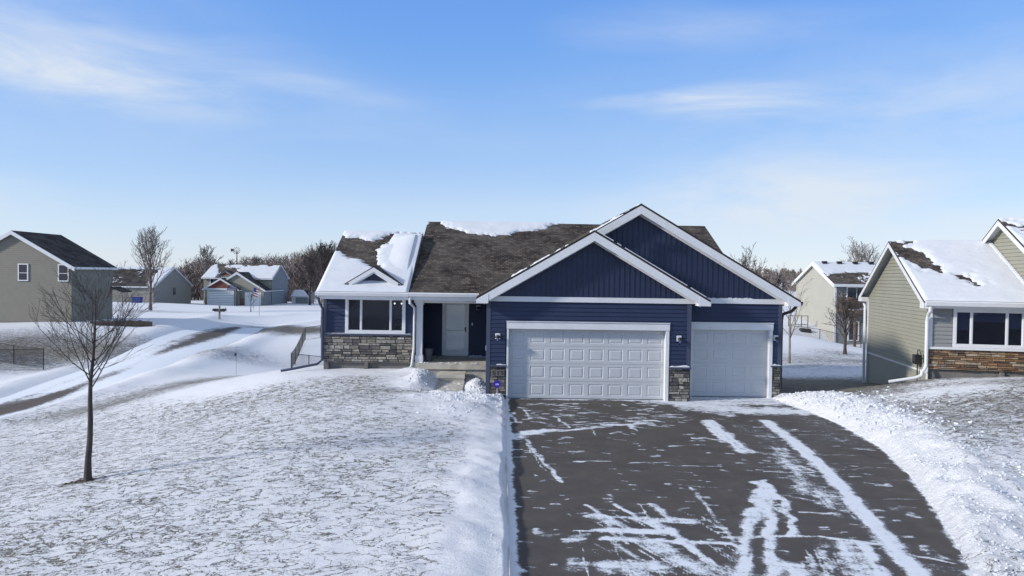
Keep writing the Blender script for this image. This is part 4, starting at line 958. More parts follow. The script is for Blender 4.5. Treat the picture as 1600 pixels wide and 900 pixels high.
# bucket
pl = part('planter', M['planter'], None, lambda mb: mb.lathe((-2.52, 24.98, .70), [(.105, 0), (.11, .01), (.155, .40), (.165, .41), (.165, .45), (.15, .45), (.14, .36), (.0, .36)], 20), smooth=False)
tag(pl, 'tapered grey plastic planter standing on the porch beside the white column', 'planter')
# violet yard sign
ys = thing('yard_sign', (-.06, 21.25, gz(-.06, 21.25)), 0, 'small violet eight-sided sign on a stake, left of the wide garage door', 'sign')
part('stake', M['white'], ys, lambda mb: mb.tube([(-.06, 21.25, 0), (-.06, 21.25, .42)], .008, 6))
part('sign_plate', M['purple'], ys, lambda mb: mb.prism([(-.06+.12*math.cos(R(22.5+45*k)), 21.235, .50+.12*math.sin(R(22.5+45*k))) for k in range(8)], (0, -.012, 0)))
part('sign_mark', M['signmark'], ys, lambda mb: (mb.box(-.115, .0, 21.218, 21.222, .475, .495), mb.box(-.10, -.02, 21.218, 21.222, .505, .52)))

# ================================================================== NEIGHBOUR ON THE RIGHT
an = R(11.7); N0 = W(1452, 500, 22)
nb = thing('house', (N0.x, N0.y, 0), -an, 'sage green house with brown ledge-stone base and thick roof snow at the right edge', 'house')
WD = 6.2; ze = 3.17; rdg = 5.22; sl = (rdg-ze)/(WD/2+.35)
def nroof(mb):
    slab(mb, [(-.28, -.35, ze), (3.05, -.35, ze), (3.05, WD/2, rdg), (-.28, WD/2, rdg)], .06); slab(mb, [(3.05, WD+.35, ze), (-.28, WD+.35, ze), (-.28, WD/2, rdg), (3.05, WD/2, rdg)], .06)
mb = MB(); nroof(mb); mb.build('roof', ROOFM(), nb, True)
yr, zr2 = 1.9, 5.92
mb = MB(); slab(mb, [(2.72, -3.6, zr2-S7*5.5), (14, -3.6, zr2-S7*5.5), (14, yr, zr2), (2.72, yr, zr2)], .06); slab(mb, [(14, 8, zr2-S7*6.1), (2.72, 8, zr2-S7*6.1), (2.72, yr, zr2), (14, yr, zr2)], .06); mb.build('roof', ROOFM(), nb, True)
mb = MB()
rake(mb, (-.29, -.35, ze-.06), (-.29, WD/2, rdg-.06), (.03, 0, 0), .16); rake(mb, (-.29, WD/2, rdg-.06), (-.29, WD+.35, ze-.06), (.03, 0, 0), .16)
rake(mb, (2.71, -3.6, zr2-S7*5.5-.06), (2.71, yr, zr2-.06), (.03, 0, 0), .17); rake(mb, (2.71, yr, zr2-.06), (2.71, 8, zr2-S7*6.1-.06), (.03, 0, 0), .17)
mb.prism([(-.28, -.35, 2.95), (0, -.35, 2.95), (0, .02, 2.95), (-.28, .02, 2.95)], (0, 0, .18)); mb.prism([(-.28, WD-.02, 2.95), (0, WD-.02, 2.95), (0, WD+.35, 2.95), (-.28, WD+.35, 2.95)], (0, 0, .18))
mb.box(.02, 3.02, -.33, -.31, 2.97, 3.09); mb.box(.0, 3.0, -.31, .0, 2.96, 2.975)
mb.build('fascia', M['white'], nb, True)
mb = MB(); mb.prism([(-.26, -.355, 3.19), (-.26, -.46, 3.19), (-.26, -.48, 3.16), (-.26, -.45, 3.04), (-.26, -.355, 3.04)], (8.1, 0, 0)); mb.build('gutter', M['white'], nb, True)
mb = MB()
def sx(z): 
    t = max(0, (z-3.1)/sl); return (t+.0, WD-t)
lap(mb, (0, 0), (0, 1), (-1, 0), -1.2, .88, lambda z: (0, WD), h=.125); lap(mb, (0, 0), (0, 1), (-1, 0), .94, 5.12, sx, h=.125)
lap(mb, (3.0, 0), (0, 1), (-1, 0), 2.9, zr2-.1, lambda z: (yr-(zr2-.1-z)/S7, yr+(zr2-.1-z)/S7), h=.125)
mb.build('side_wall', M['sage'], nb, True)
mb = MB(); lap(mb, (0, 0), U, N, 1.74, 2.97, lambda z: (.06, 8), [(.66, 2.74, 1.5, 3.0)]); mb.build('front_wall', M['greys'], nb, True)
mb = MB(); mb.box(-.03, .09, -.03, .0, 1.74, 2.97); mb.box(-.03, -.0, .0, .09, -1, 2.97); mb.box(-.03, 8, -.09, .0, 1.67, 1.74); mb.box(-.03, .0, 0, WD, .88, .94); mb.box(-.035, 0, WD-.09, WD+.02, -1.2, 2.97); mb.build('corner_trim', M['white'], nb, True)
mb = MB(); ledge(mb, (0, 0), U, N, 0, 6, 1.02, 1.67, TANST, 21, .05, (.04, .09), (.12, .5)); ledge(mb, (0, 0), (0, 1), (-1, 0), -.0, .03, 1.02, 1.67, TANST, 22, .02); mb.build('stone_base', M['stone'], nb, True)
mb = MB(); mb.box(.05, 6, .08, .2, .2, 1.02); mb.box(2.05, 2.15, -.05, .08, .2, 1.0); mb.build('foundation', M['found'], nb, True)
wn = window(nb, (0, 0), U, N, .68, 2.72, 1.745, 2.95, .09, .05, (1.20, 2.20), None, 'glass', True)
mb = MB(); [frame(mb, (0, 0), U, N, a, b, 1.835, 2.86, .018, -.015, .03) for a, b in ((.77, 1.178), (1.222, 2.178), (2.222, 2.63))]; mb.build('window_sash', M['white'], wn, True)
mb = MB(); mb.box(.5, 2.95, 1.6, 1.65, 1.2, 3); mb.box(.5, .55, .05, 1.6, 1.2, 3); mb.box(2.9, 2.95, .05, 1.6, 1.2, 3); mb.box(.5, 2.95, .05, 1.6, 1.15, 1.2); mb.box(.5, 2.95, .05, 1.6, 2.96, 3.0); mb.build('room', M['room'], nb, True)
mb = MB(); mb.box(.78, 1.16, .03, .035, 2.28, 2.86); mb.box(1.24, 2.16, .03, .035, 2.55, 2.86); mb.box(2.24, 2.62, .03, .035, 2.35, 2.86); mb.build('window_shade', M['blindg'], wn, True)
mb = MB(); mb.tube([(-.12, -.40, 3.02), (-.12, -.38, 2.88), (-.10, -.16, 2.72), (-.10, -.10, 2.55), (-.10, -.10, 1.15), (-.18, -.2, 1.02), (-.26, -.24, .95), (-.28, -.24, .84), (-.45, -.24, .76), (-1.2, -.2, .60)], .05, 8); mb.build('downspout', M['white'], nb, True)
mb = MB(); mb.tube([(-.10, WD+.35, 3.0), (-.1, WD+.1, 2.75), (-.1, WD+.06, -.6)], .05, 8); mb.build('downspout', M['white'], nb, True)
mt = MB(); mt.tube([(-.12, .55, .5), (-.12, .55, 1.45)], .02, 6); mt.box(-.24, -.06, .42, .66, 1.12, 1.42); mt.lathe((-.16, .54, 1.1), [(.001, 0), (.09, .02), (.11, .12), (.09, .25), (.03, .3)], 12)
mt.tube([(-.12, .55, 1.45), (-.14, .48, 1.58), (-.14, .36, 1.60), (-.12, .26, 1.45), (-.12, .18, 1.35), (-.06, .1, 1.33)], .014, 6); mt.box(-.1, -.02, .06, .14, 1.2, 1.45); mt.build('gas_meter', M['black'], nb, True)
# snow on it
Mn = rootmat(nb); O = Mn @ Vector((-.28, -.35, ze)); Un = (Mn.to_3x3() @ X_); Vn = (Mn.to_3x3() @ Vector((0, WD/2+.35, rdg-ze))); hgt = Vn.length; Vn.normalize(); nn2 = Un.cross(Vn)
q = lambda L: [uvof(a, b, O, Un, Vn, nn2) for a, b in L]
bare = q([(1386, 377), (1402, 375), (1408, 383), (1425, 387), (1440, 395), (1455, 407), (1476, 420), (1470, 427), (1440, 421), (1410, 402), (1395, 392)]); bare2 = q([(1412, 377), (1430, 376), (1426, 381), (1415, 383)])
scat = q([(1478, 424), (1520, 428), (1545, 445), (1530, 452), (1490, 440)])
def msk(u, v): return np.minimum(np.minimum(-sdpoly(u, v, bare), -sdpoly(u, v, bare2)), .35-1.2*np.clip(sdpoly(u, v, scat), 0, .35)-.3*(fbm(u*2.5, v*6, 2, 91)-.4)*(sdpoly(u, v, scat) > -.2))
snow_sheet('roof_snow', O, Un, Vn, nn2, 3.3, hgt, msk, nb, .04, .075)
O2 = Mn @ Vector((2.72, -3.6, zr2-S7*5.5)); V2 = Mn.to_3x3() @ Vector((0, 5.5, S7*5.5)); h2 = V2.length; V2.normalize()
snow_sheet('roof_snow', O2, Un, V2, Un.cross(V2), 6, h2, lambda u, v: .12+.5*(fbm(u*1.2, v*2.2, 3, 95)-.42)+.35*(u < .25)*0-.25*np.exp(-((v-h2+.9)/.35)**2)*(u > .5), nb, .06, .07)
# snow lip along the wall step
part('roof_snow', M['snow'], nb, lambda mb: [mb.lathe((Mn @ Vector((2.93, y, 0))).to_tuple()[:2]+(ze+sl*(y+.35)+.0,), [(.001, -.05), (.12, 0), (.09, .07), (.001, .10)], 8) for y in [-.3+.09*i for i in range(37)]])

# ================================================================== OTHER HOUSES
def simple_roof(nm, parent, x0, x1, y0, y1, ze, zr, axis, m, over=.35, th=.14):
    """gable roof slabs, axis = direction of the ridge"""
    mb = MB()
    if axis == 'x':
        ym = (y0+y1)/2; s = (zr-ze)/(ym-y0); z = ze-over*s
        slab(mb, [(x0-over*.7, y0-over, z), (x1+over*.7, y0-over, z), (x1+over*.7, ym, zr), (x0-over*.7, ym, zr)], th); slab(mb, [(x1+over*.7, y1+over, z), (x0-over*.7, y1+over, z), (x0-over*.7, ym, zr), (x1+over*.7, ym, zr)], th)
    else:
        xm = (x0+x1)/2; s = (zr-ze)/(xm-x0); z = ze-over*s
        slab(mb, [(x0-over, y1+over*.7, z), (x0-over, y0-over*.7, z), (xm, y0-over*.7, zr), (xm, y1+over*.7, zr)], th); slab(mb, [(x1+over, y0-over*.7, z), (x1+over, y1+over*.7, z), (xm, y1+over*.7, zr), (xm, y0-over*.7, zr)], th)
    return mb.build(nm, [M[m], M['white'], M['white']], parent, True)
def gwall(mb, x0, x1, y0, y1, z0, ze, zr, axis, h=.3, d=.025):
    ym = (y0+y1)/2; xm = (x0+x1)/2
    if axis == 'x':
        k = (zr-ze)/(ym-y0)
        f = lambda z: (y0+max(0, (z-ze)/k), y1-max(0, (z-ze)/k))
        lap(mb, (x0, 0), (0, 1), (-1, 0), z0, zr-.08, f, h=h, d=d); lap(mb, (x1, 0), (0, 1), (1, 0), z0, zr-.08, f, h=h, d=d)
        lap(mb, (0, y0), (1, 0), (0, -1), z0, ze, lambda z: (x0, x1), h=h, d=d); lap(mb, (0, y1), (1, 0), (0, 1), z0, ze, lambda z: (x0, x1), h=h, d=d)
    else:
        k = (zr-ze)/(xm-x0)
        f = lambda z: (x0+max(0, (z-ze)/k), x1-max(0, (z-ze)/k))
        lap(mb, (0, y0), (1, 0), (0, -1), z0, zr-.08, f, h=h, d=d); lap(mb, (0, y1), (1, 0), (0, 1), z0, zr-.08, f, h=h, d=d)
        lap(mb, (x0, 0), (0, 1), (-1, 0), z0, ze, lambda z: (y0, y1), h=h, d=d); lap(mb, (x1, 0), (0, 1), (1, 0), z0, ze, lambda z: (y0, y1), h=h, d=d)
def lsnow(parent, x0, y0, z0, Uv, Vv, w, h, fn, step=.12, th=.1):
    Mx = rootmat(parent); O = Mx @ Vector((x0, y0, z0)); U3 = Mx.to_3x3() @ Vector(Uv); V3 = Mx.to_3x3() @ Vector(Vv).normalized(); n = U3.cross(V3)
    if n.z < 0: n = -n
    return snow_sheet('roof_snow', O, U3, V3, n, w, h, fn, parent, step, th, .3)

# olive house, far left -------------------------------------------------------
c = W(112, 503, 60); x1 = 0.; ha = thing('house', (c.x, c.y, 0), 0, 'large olive-brown two-storey house with a dark roof at the left edge of the photo', 'house')
wA = 9.8; zA = 4.15; rA = 6.95
mb = MB(); gwall(mb, -wA, 0, 0, 6.2, -1.6, zA, rA, 'y', .16, .03); mb.build('wall', M['olive'], ha, True)
simple_roof('roof', ha, -wA, 0, 0, 6.2, zA, rA, 'y', 'shingled', .38, .18)
mb = MB(); kA = (rA-zA)/(wA/2); rake(mb, (.38, -.30, zA-.38*kA-.02), (-wA/2, -.30, rA-.02), (0, .04, 0), .32); rake(mb, (-wA-.38, -.3, zA-.38*kA-.02), (-wA/2, -.3, rA-.02), (0, .04, 0), .32)
mb.box(.0, .40, -.28, 6.4, 3.78, 3.92); mb.box(.0, .05, -.28, .0, 3.78, 4.1); mb.box(.36, .46, -.26, 6.45, 3.80, 3.96); mb.build('fascia', M['white'], ha, True)
window(ha, (0, 0), U, N, -4.46, -3.6, 2.72, 4.18, .09, .06, (), 3.4, local=True); window(ha, (0, 0), U, N, -1.12, -.22, 2.72, 4.18, .09, .06, (), 3.4, local=True)
mb = MB(); slab(mb, [(.0, 5.9, 2.2), (1.1, 5.9, 1.75), (1.1, 7.6, 1.75), (0, 7.6, 2.2)], .08); mb.build('porch_roof', ROOFM('shingled'), ha, True)
mb = MB(); mb.box(-wA-.02, .02, -.04, 6.25, -1.8, -.72); mb.build('foundation', M['found'], ha, True)
# planting bed beside it
bd = thing('garden_bed', (c.x+2, c.y-1.5, -.8), 0, 'raised planting bed of bare brown soil edged with timber beside the olive-brown house', 'garden bed')
def bedf(mb):
    z0 = gz(c.x+2, c.y-1.5)
    r = random.Random(3); pts = [(c.x+.2, c.y-.6), (c.x+3.0, c.y-.9), (c.x+6.2, c.y+.8), (c.x+4.6, c.y+4.0), (c.x+.2, c.y+4.4)]
    mb.prism([(x, y, z0-.6) for x, y in pts], (0, 0, .62))
    for i in range(90):
        x = c.x+r.uniform(.6, 4.6); y = c.y+r.uniform(-.3, 3.2); mb.lathe((x, y, z0-.02), [(.2, 0), (.16*r.uniform(.6, 1), r.uniform(.05, .18)), (.001, .18)], 6)
part('soil', M['mulch'], bd, bedf)
part('timber_edge', M['wood'], bd, lambda mb: (mb.prism([(c.x+2.6, c.y-1.15, gz(c.x+3, c.y-1)-.3), (c.x+6.4, c.y+.75, gz(c.x+6, c.y+1)-.3), (c.x+6.28, c.y+.95, gz(c.x+6, c.y+1)-.3), (c.x+2.5, c.y-.95, gz(c.x+3, c.y-1)-.3)], (0, 0, .68)),))
# taupe house behind -----------------------------------------------------------
c = W(240, 473, 130); hb = thing('house', (c.x, c.y, 0), R(0), 'low grey-brown house with a long dark roof behind the many-stemmed tree', 'house')
zg = 3.8-52/8.46; wB = 15.5
mb = MB(); gwall(mb, -10.5, 0, 0, wB, zg-1, zg+3.25, zg+6.65, 'x', .35, .04); mb.build('wall', M['taupe'], hb, True)
simple_roof('roof', hb, -10.5, 0, 0, wB, zg+3.3, zg+6.7, 'x', 'shingled', .45, .2)
kk = Vector((0, wB/2+.45, 3.4+.2)); 
lsnow(hb, -10.8, -.45, zg+3.1, (1, 0, 0), kk, 11.1, kk.length, lambda u, v: .5*(fbm(u*.7, v*.9, 3, 5)-.55)+.9*sstep(8.2, 10.6, u+.0*v)*sstep(1.0, 5.5, v+(u-8)*.8)+.5*sstep(7.6, 8.2, v)-.15, .15, .12)
part('roof_vent', M['white'], hb, lambda mb: [mb.box(c.x+x, c.x+x+.5, c.y+6.1, c.y+6.6, zg+6.2, zg+6.6) for x in (-9.8, -8, -6.2, -4.2)])
window(hb, (0, 0), (0, 1), (1, 0), 7.4, 8.7, zg+1.3, zg+2.8, .12, .06, (8.05,), fm='taupe', local=True)
mb = MB(); lap(mb, (0, -3), (1, 0), (0, -1), zg-1, zg+6.2, lambda z: (-11.2-3, -10.8+.6-max(0, (z-zg-2.6)/.62)) if z > zg+2.6 else (-14, -10.2), h=.35, d=.04); mb.build('front_bay', M['cream'], hb, True)
mb = MB(); slab(mb, [(-14, -4.4, zg+3.0), (-10.0, -4.4, zg+3.0), (-10.0, -3, zg+3.7), (-14, -3, zg+3.7)], .15); mb.build('porch_roof', [M['snow'], M['white'], M['white']], hb, True)
p = W(214, 472, 126); bb = thing('storage_bin', (p.x, p.y, gz(p.x, p.y)), 0, 'dark blue storage bin against the wall of the low grey-brown house', 'bin')
def binf(mb): z = gz(p.x, p.y); mb.prism([(p.x-.75, p.y-.4, z), (p.x+.75, p.y-.4, z), (p.x+.8, p.y-.4, z+.95), (p.x-.8, p.y-.4, z+.95)], (0, .9, 0))
part('bin_body', M['bluebin'], bb, binf, b=.05); part('lid', M['bluebin'], bb, lambda mb: mb.box(p.x-.85, p.x+.85, p.y-.46, p.y+.55, gz(p.x, p.y)+.95, gz(p.x, p.y)+1.06), b=.04)
# two-storey house with red gables ----------------------------------------------
D = 145; k = F/D; c = W(331, 477, D); zg = 3.8-(477-423)/k
hc = thing('house', (c.x, c.y, 0), 0, 'pale sage two-storey house with red shingled gables and two white garage doors', 'house')
def xx(px): return (px-331)/k
def zz(py, px=380): return 3.8-(py-(430-.0145*(800-px)))/k
mb = MB(); xl, xr_ = xx(304), xx(412)
gwall(mb, xl, xr_-.0, 4.5, 15.5, zg-1, zz(434), zz(414), 'x', .35, .04); mb.build('wall', M['sage'], hc, True)
mb = MB(); kq = (zz(414)-zz(434))/5.5
lap(mb, (xr_+.03, 0), (0, 1), (1, 0), zg-1, zz(414)-.1, lambda z: (4.5+max(0, (z-zz(434))/kq), 15.5-max(0, (z-zz(434))/kq)), h=.35, d=.04); mb.build('side_wall', M['bluegrey'], hc, True)  # side wall overlaid in a blue-grey that paints in its shade
simple_roof('roof', hc, xl, xr_, 4.5, 15.5, zz(434)+.1, zz(413)+.1, 'x', 'shinglefar', .5, .22)
v = Vector((0, 6, kq*6)); lsnow(hc, xl-.35, 4.0, zz(434)+.1-.5*kq, (1, 0, 0), v, xr_-xl+.7, v.length, lambda u, vv: np.where(u < 3.0, .5*sstep(3.0, 1.8, u+(vv-3)*.35)-.12, .75*(fbm(u*.35, vv*.5, 3, 33)-.40)+.35*sstep(6, 8, u)+.3*sstep(3.8, 5.5, vv)-.12), .15, .12)
# right garage block
gx0, gx1 = xx(373), xx(410.5); yG = 0.; ze_ = zz(452); zp = zz(427)
gl0, gl1 = xx(355), xx(411); 
mb = MB(); gwall(mb, xx(331)-.3, xx(411), 0., 12, zg-1, zz(453), zz(426.5), 'y', .35, .04); mb.build('garage_wall', M['sage'], hc, True)
simple_roof('roof', hc, xx(331)-.3, xx(411), 0., 12, zz(453)+.12, zz(426)+.15, 'y', 'shingled', .35, .2)
mb = MB(); lap(mb, (xx(411)+.05, 0), (0, 1), (1, 0), zg-1, zz(453), lambda z: (0, 12), h=.35, d=.04); mb.build('side_wall', M['bluegrey'], hc, True)
# left garage block, in front
mb = MB(); gwall(mb, xx(327), xx(374.5), -2., 4, zg-1, zz(451.5), zz(436), 'y', .35, .04); mb.build('garage_wall', M['sage'], hc, True)
simple_roof('roof', hc, xx(327), xx(374.5), -2., 4, zz(451.5)+.1, zz(435), 'y', 'shinglefar', .45, .18)
mb = MB(); xm = (xx(327)+xx(374.5))/2; mb.prism([(xx(329), -2.06, zz(450)), (xx(372.5), -2.06, zz(450)), (xm, -2.06, zz(436.8))], (0, .04, 0)); mb.prism([(xx(328), 3.9, zz(430.2)), (xx(352), 3.9, zz(430.2)), (xx(340), 3.9, zz(424.5))], (0, .04, 0)); mb.build('red_gable', M['redsh'], hc, True)
mb = MB()
rake(mb, (xx(327)-.5, -2.35, zz(451.5)+.0), (xm, -2.35, zz(435)), (0, .05, 0), .35); rake(mb, (xx(374.5)+.5, -2.35, zz(451.5)+.0), (xm, -2.35, zz(435)), (0, .05, 0), .35)
xg = (xx(331)-.3+xx(411))/2; rake(mb, (xg, -.3, zz(426.2)), (xx(411)+.4, -.3, zz(453)), (0, .05, 0), .35); rake(mb, (xg, -.3, zz(426.2)), (xx(331)-.6, -.3, zz(453)), (0, .05, 0), .35)
rake(mb, (xx(327), 3.8, zz(431)), (xx(340), 3.8, zz(423)), (0, .05, 0), .25); rake(mb, (xx(353), 3.8, zz(431)), (xx(340), 3.8, zz(423)), (0, .05, 0), .25); mb.box(xx(327), xx(374), -2.12, -2.02, zz(453), zz(450.5)); mb.build('fascia', M['white'], hc, True)
mb = MB(); slab(mb, [(xx(327.5), 3.7, zz(431)), (xx(327.5), 8, zz(431)), (xx(340), 8, zz(423)), (xx(340), 3.7, zz(423))], .1); slab(mb, [(xx(352.5), 3.7, zz(431)), (xx(352.5), 8, zz(431)), (xx(340), 8, zz(423)), (xx(340), 3.7, zz(423))], .1); mb.build('roof', ROOFM('shinglefar'), hc, True)
mb = MB(); mb.box(xx(327.5), xx(352.5), 3.95, 6, zz(433), zz(430.5)); mb.build('dormer_wall', M['sage'], hc, True)
gdoor(hc, (0, -2.03), U, N, xx(331.5), xx(369.5), zg+.0, zz(455.5), 4, 8, 'doorway', local=True); gdoor(hc, (0, -.05), U, N, xx(382), xx(406.5), zg, zz(456.5), 4, 4, 'doorway', local=True)
mb = MB(); frame(mb, (0, -2.05), U, N, xx(330.3), xx(370.8), zg-.3, zz(454), .18, 0, .08); mb.build('door_trim', M['white'], hc, True)
mb = MB(); ledge(mb, (0, -2.04), U, N, xx(326.5), xx(330.3), zg, zz(465), [(.25, .17, .13), (.35, .28, .22)], 3, .06, (.2, .3)); ledge(mb, (0, -.03), U, N, xx(373.5), xx(381.5), zg, zz(466), [(.25, .15, .12), (.32, .24, .2)], 4, .06, (.2, .3)); mb.build('stone_pier', M['stone'], hc, True)
window(hc, (0, 4.45), U, N, xx(314), xx(327), zz(447), zz(434.5), .16, .08, (xx(320.5),), local=True); window(hc, (0, 4.45), U, N, xx(315.5), xx(321.5), zz(470), zz(461.5), .16, .08, local=True); window(hc, (0, 3.92), U, N, xx(333), xx(347), zz(438), zz(433.5), .14, .08, local=True)
# shed with snowy roof ------------------------------------------------------------
D = 158; k = F/D; c = W(462, 476, D); sh = thing('shed', (c.x, c.y, 0), 0, 'small grey shed with a snow-covered roof at the edge of the bare wood', 'shed')
zg = c.z
mb = MB(); gwall(mb, 0, 2.6, 0, 5.5, zg-1, zg+1.9, zg+3.1, 'x', .3, .03); mb.build('wall', M['greys'], sh, True)
simple_roof('roof', sh, -.9, 2.6, 0, 5.5, zg+1.95, zg+3.2, 'x', 'shingled', .3, .15)
v = Vector((0, 3.05, 1.25*3.05/2.75)); lsnow(sh, -1.1, -.3, zg+1.95-.13, (1, 0, 0), v, 3.9, v.length, lambda u, vv: .3+0*u-.5*sstep(2.8, 3.3, u+vv*.6-1), .1, .12)
mb = MB(); mb.box(-.9, -.0, .1, .2, zg-1, zg+1.7); mb.build('door', M['white'], sh, True)
D = 190; c = W(487, 474, D); s2 = thing('shed', (c.x, c.y, 0), 0, 'cream outbuilding glimpsed between the small grey shed and the blue house', 'shed')
zg = c.z; mb = MB(); gwall(mb, 0, 3.2, 0, 5, zg-1, zg+1.6, zg+2.7, 'y', .3, .03); mb.build('wall', M['cream'], s2, True); simple_roof('roof', s2, 0, 3.2, 0, 5, zg+1.6, zg+2.8, 'y', 'shinglefar', .3, .15)
mb = MB(); mb.box(.8, 2.4, -.06, -.02, zg, zg+1.3); mb.build('door', M['white'], s2, True)
# beige walk-out house behind, right -------------------------------------------------
D = 62; c = W(1303.5, 500, D); k = F/D
hd = thing('house', (c.x, c.y, 0), 0, 'pale beige two-level house with raised wooden deck, seen between blue and sage houses', 'house')
def zd(py, px=1330, D=62): return 3.8-(py-(430+.0145*(px-800)))/(F/D)
zb = -3.2; zed = zd(443); wD = 8.2; zrd = 3.8+(436.5-411)/F*66
mb = MB(); gwall(mb, 0, 11, 0, wD, zb, zed, zrd, 'x', .14, .02); o = mb.build('side_wall', M['beige'], hd, True)
mb = MB(); lap(mb, (0, -.03), (1, 0), (0, -1), zb, zed, lambda z: (0.05, 10.95), [(1.0, 2.8, 1.1, 3.0)], h=.16, d=.02); mb.build('front_wall', M['greys'], hd, True)
simple_roof('roof', hd, 0, 11, 0, wD, zed+.12, zrd+.12, 'x', 'shinglefar', .4, .16)
mb = MB(); kd = (zrd-zed)/(wD/2); rake(mb, (-.32, -.4, zed-.4*kd+.05), (-.32, wD/2, zrd+.05), (.05, 0, 0), .25); rake(mb, (-.32, wD/2, zrd+.05), (-.32, wD+.4, zed-.4*kd+.05), (.05, 0, 0), .25); mb.box(-.3, 11, -.5, -.42, zed-.3, zed-.1); mb.box(-.06, .12, -.08, -.035, zb, zed-.1); mb.build('fascia', M['white'], hd, True)
v = Vector((0, wD/2+.4, kd*(wD/2+.4))); lsnow(hd, -.28, -.4, zed+.12-.4*kd, (1, 0, 0), v, 9, v.length, lambda u, vv: .9*(fbm(u*.6, vv*1.0, 3, 44)-.62)+.75*sstep(2.2, 3.2, vv+.25*np.sin(u*1.3)) + .25*sstep(3.0, 4.5, u)*sstep(1.0, 3.5, vv)-.05, .08, .09)
part('roof_vent', M['black'], hd, lambda mb: [mb.box(c.x+x, c.x+x+.4, c.y+3.5, c.y+3.8, zrd-.1, zrd+.22) for x in (.5, 1.9, 3.4, 4.9)])
window(hd, (0, -.03), U, N, 1.0, 2.85, zd(483), zd(448), .10, .05, (1.92,), local=True)
window(hd, (0, -.03), U, N, 3.0, 4.6, -2.6, zd(502), .10, .05, (3.8,), local=True); window(hd, (0, -.03), U, N, 1.2, 2.2, -1.6, zd(502), .10, .05, local=True)
dk = MB(); zf = zd(483); dk.box(.15, 4.4, -3.2, -.05, zf-.28, zf); dk.box(-0.0, 4.5, -3.25, -3.2, zf-.3, zf+.02)
deck = dk.build('deck', M['wood'], hd, True)
dk = MB()
for x in np.arange(.2, 4.4, .13): dk.box(x, x+.035, -3.2, -3.165, zf+.05, zf+1.0)
for y in np.arange(-3.1, -.1, .13): dk.box(.16, .19, y, y+.035, zf+.05, zf+1.0)
dk.box(.1, 4.45, -3.24, -3.14, zf+1.0, zf+1.07); dk.box(.1, .2, -3.2, -.05, zf+1.0, zf+1.07); dk.build('deck_railing', M['wood'], deck, True)
dk = MB(); 
for x in (.2, 2.1, 3.55): dk.box(x, x+.18, -3.2, -3.02, -3.2, zf-.28)
dk.build('deck_post', M['wood'], deck, True)
dk = MB(); dk.box(.15, 4.4, -3.1, -2.2, zf, zf+.06); dk.build('deck_snow', M['snow'], deck, True)
dk = MB(); dk.box(1.0, 1.5, -1.4, -.9, zf, zf+.8); dk.box(2.1, 2.16, -2.2, -2.1, zf, zf+.9); dk.box(1.9, 2.3, -2.4, -2.0, zf+.4, zf+.45); dk.build('deck_chair', M['black'], deck, True)
# small landing and railing left of it
p = W(1262, 505, 65); p.z = gz(p.x, p.y)
ld = thing('railing', (p.x, p.y, p.z), 0, 'short black metal railing beside the left wall of the pale beige house', 'railing')
def rl(mb):
    for dx in (0, -.6, -1.2, -1.8): mb.box(p.x+dx, p.x+dx+.05, p.y, p.y+.05, p.z-.3, p.z+1.1)
    mb.box(p.x-1.8, p.x+.05, p.y, p.y+.05, p.z+1.05, p.z+1.1); mb.box(p.x-1.8, p.x+.05, p.y, p.y+.05, p.z+.25, p.z+.3)
part('rail', M['black'], ld, rl)
gb = W(1258, 504, 64); gb.z = gz(gb.x, gb.y); g_ = thing('grill', (gb.x, gb.y, gb.z), 0, 'low dark covered grill standing on the snow by the black railing', 'grill')
part('grill_cover', M['black'], g_, lambda mb: (mb.prism([(gb.x-.55, gb.y-.3, gb.z-.2), (gb.x+.55, gb.y-.3, gb.z-.2), (gb.x+.45, gb.y-.3, gb.z+.25), (gb.x-.4, gb.y-.3, gb.z+.3)], (0, .6, 0))), b=.06)
SKY_STR = .15; SKY_SAT = 1.1; SKY_DUST = .3; SUN_E = 3.2; EXPO = .45; CLOUDC = (3.7, 4.0, 4.4)
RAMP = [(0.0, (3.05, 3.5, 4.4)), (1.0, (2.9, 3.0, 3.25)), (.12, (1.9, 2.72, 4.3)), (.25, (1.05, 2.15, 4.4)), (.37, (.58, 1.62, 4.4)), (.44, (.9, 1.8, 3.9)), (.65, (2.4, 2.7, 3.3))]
# ------------------------------------------------------------------ trees
def limb(mb, p, d, L, r, depth, rg, up_=.25, kids=(6, 5, 3), wig=.12, kang=(30, 55), klen=(.35, .6), tip=.3, minr=.003, sides=(8, 5, 4, 3), start=.2):
    n = max(3, int(L/.16) if depth == 0 else max(3, min(7, int(L/.12)))); pts = [Vector(p)]; dirs = [Vector(d)]; d = Vector(d).normalized()
    st = L/n
    for i in range(n):
        d = (d+Vector((rg.gauss(0, wig), rg.gauss(0, wig), rg.gauss(0, wig*.6)+up_*.12))).normalized(); pts.append(pts[-1]+d*st); dirs.append(d.copy())
    rad = [max(minr, r*(1-(1-tip)*(i/n)**.9)) for i in range(n+1)]
    mb.tube(pts, rad, sides[min(depth, 3)], cap=False)
    if depth >= len(kids): return
    k = kids[depth]
    for j in range(k):
        t = start+(1-start)*((j+rg.random()*.8)/k); f = t*n; i = min(int(f), n-1); q = pts[i].lerp(pts[i+1], f-i); dd = dirs[i+1]
        az = rg.uniform(0, 2*math.pi); a = Vector((math.cos(az), math.sin(az), rg.uniform(-.1, .5))); a = (a-dd*a.dot(dd)).normalized()
        ang = R(rg.uniform(*kang)); nd_ = (dd*math.cos(ang)+a*math.sin(ang)).normalized()
        limb(mb, q, nd_, L*rg.uniform(*klen)*(1.15-.6*t), max(minr, rad[i]*.55), depth+1, rg, up_, kids, wig, kang, klen, tip, minr, sides, .12)
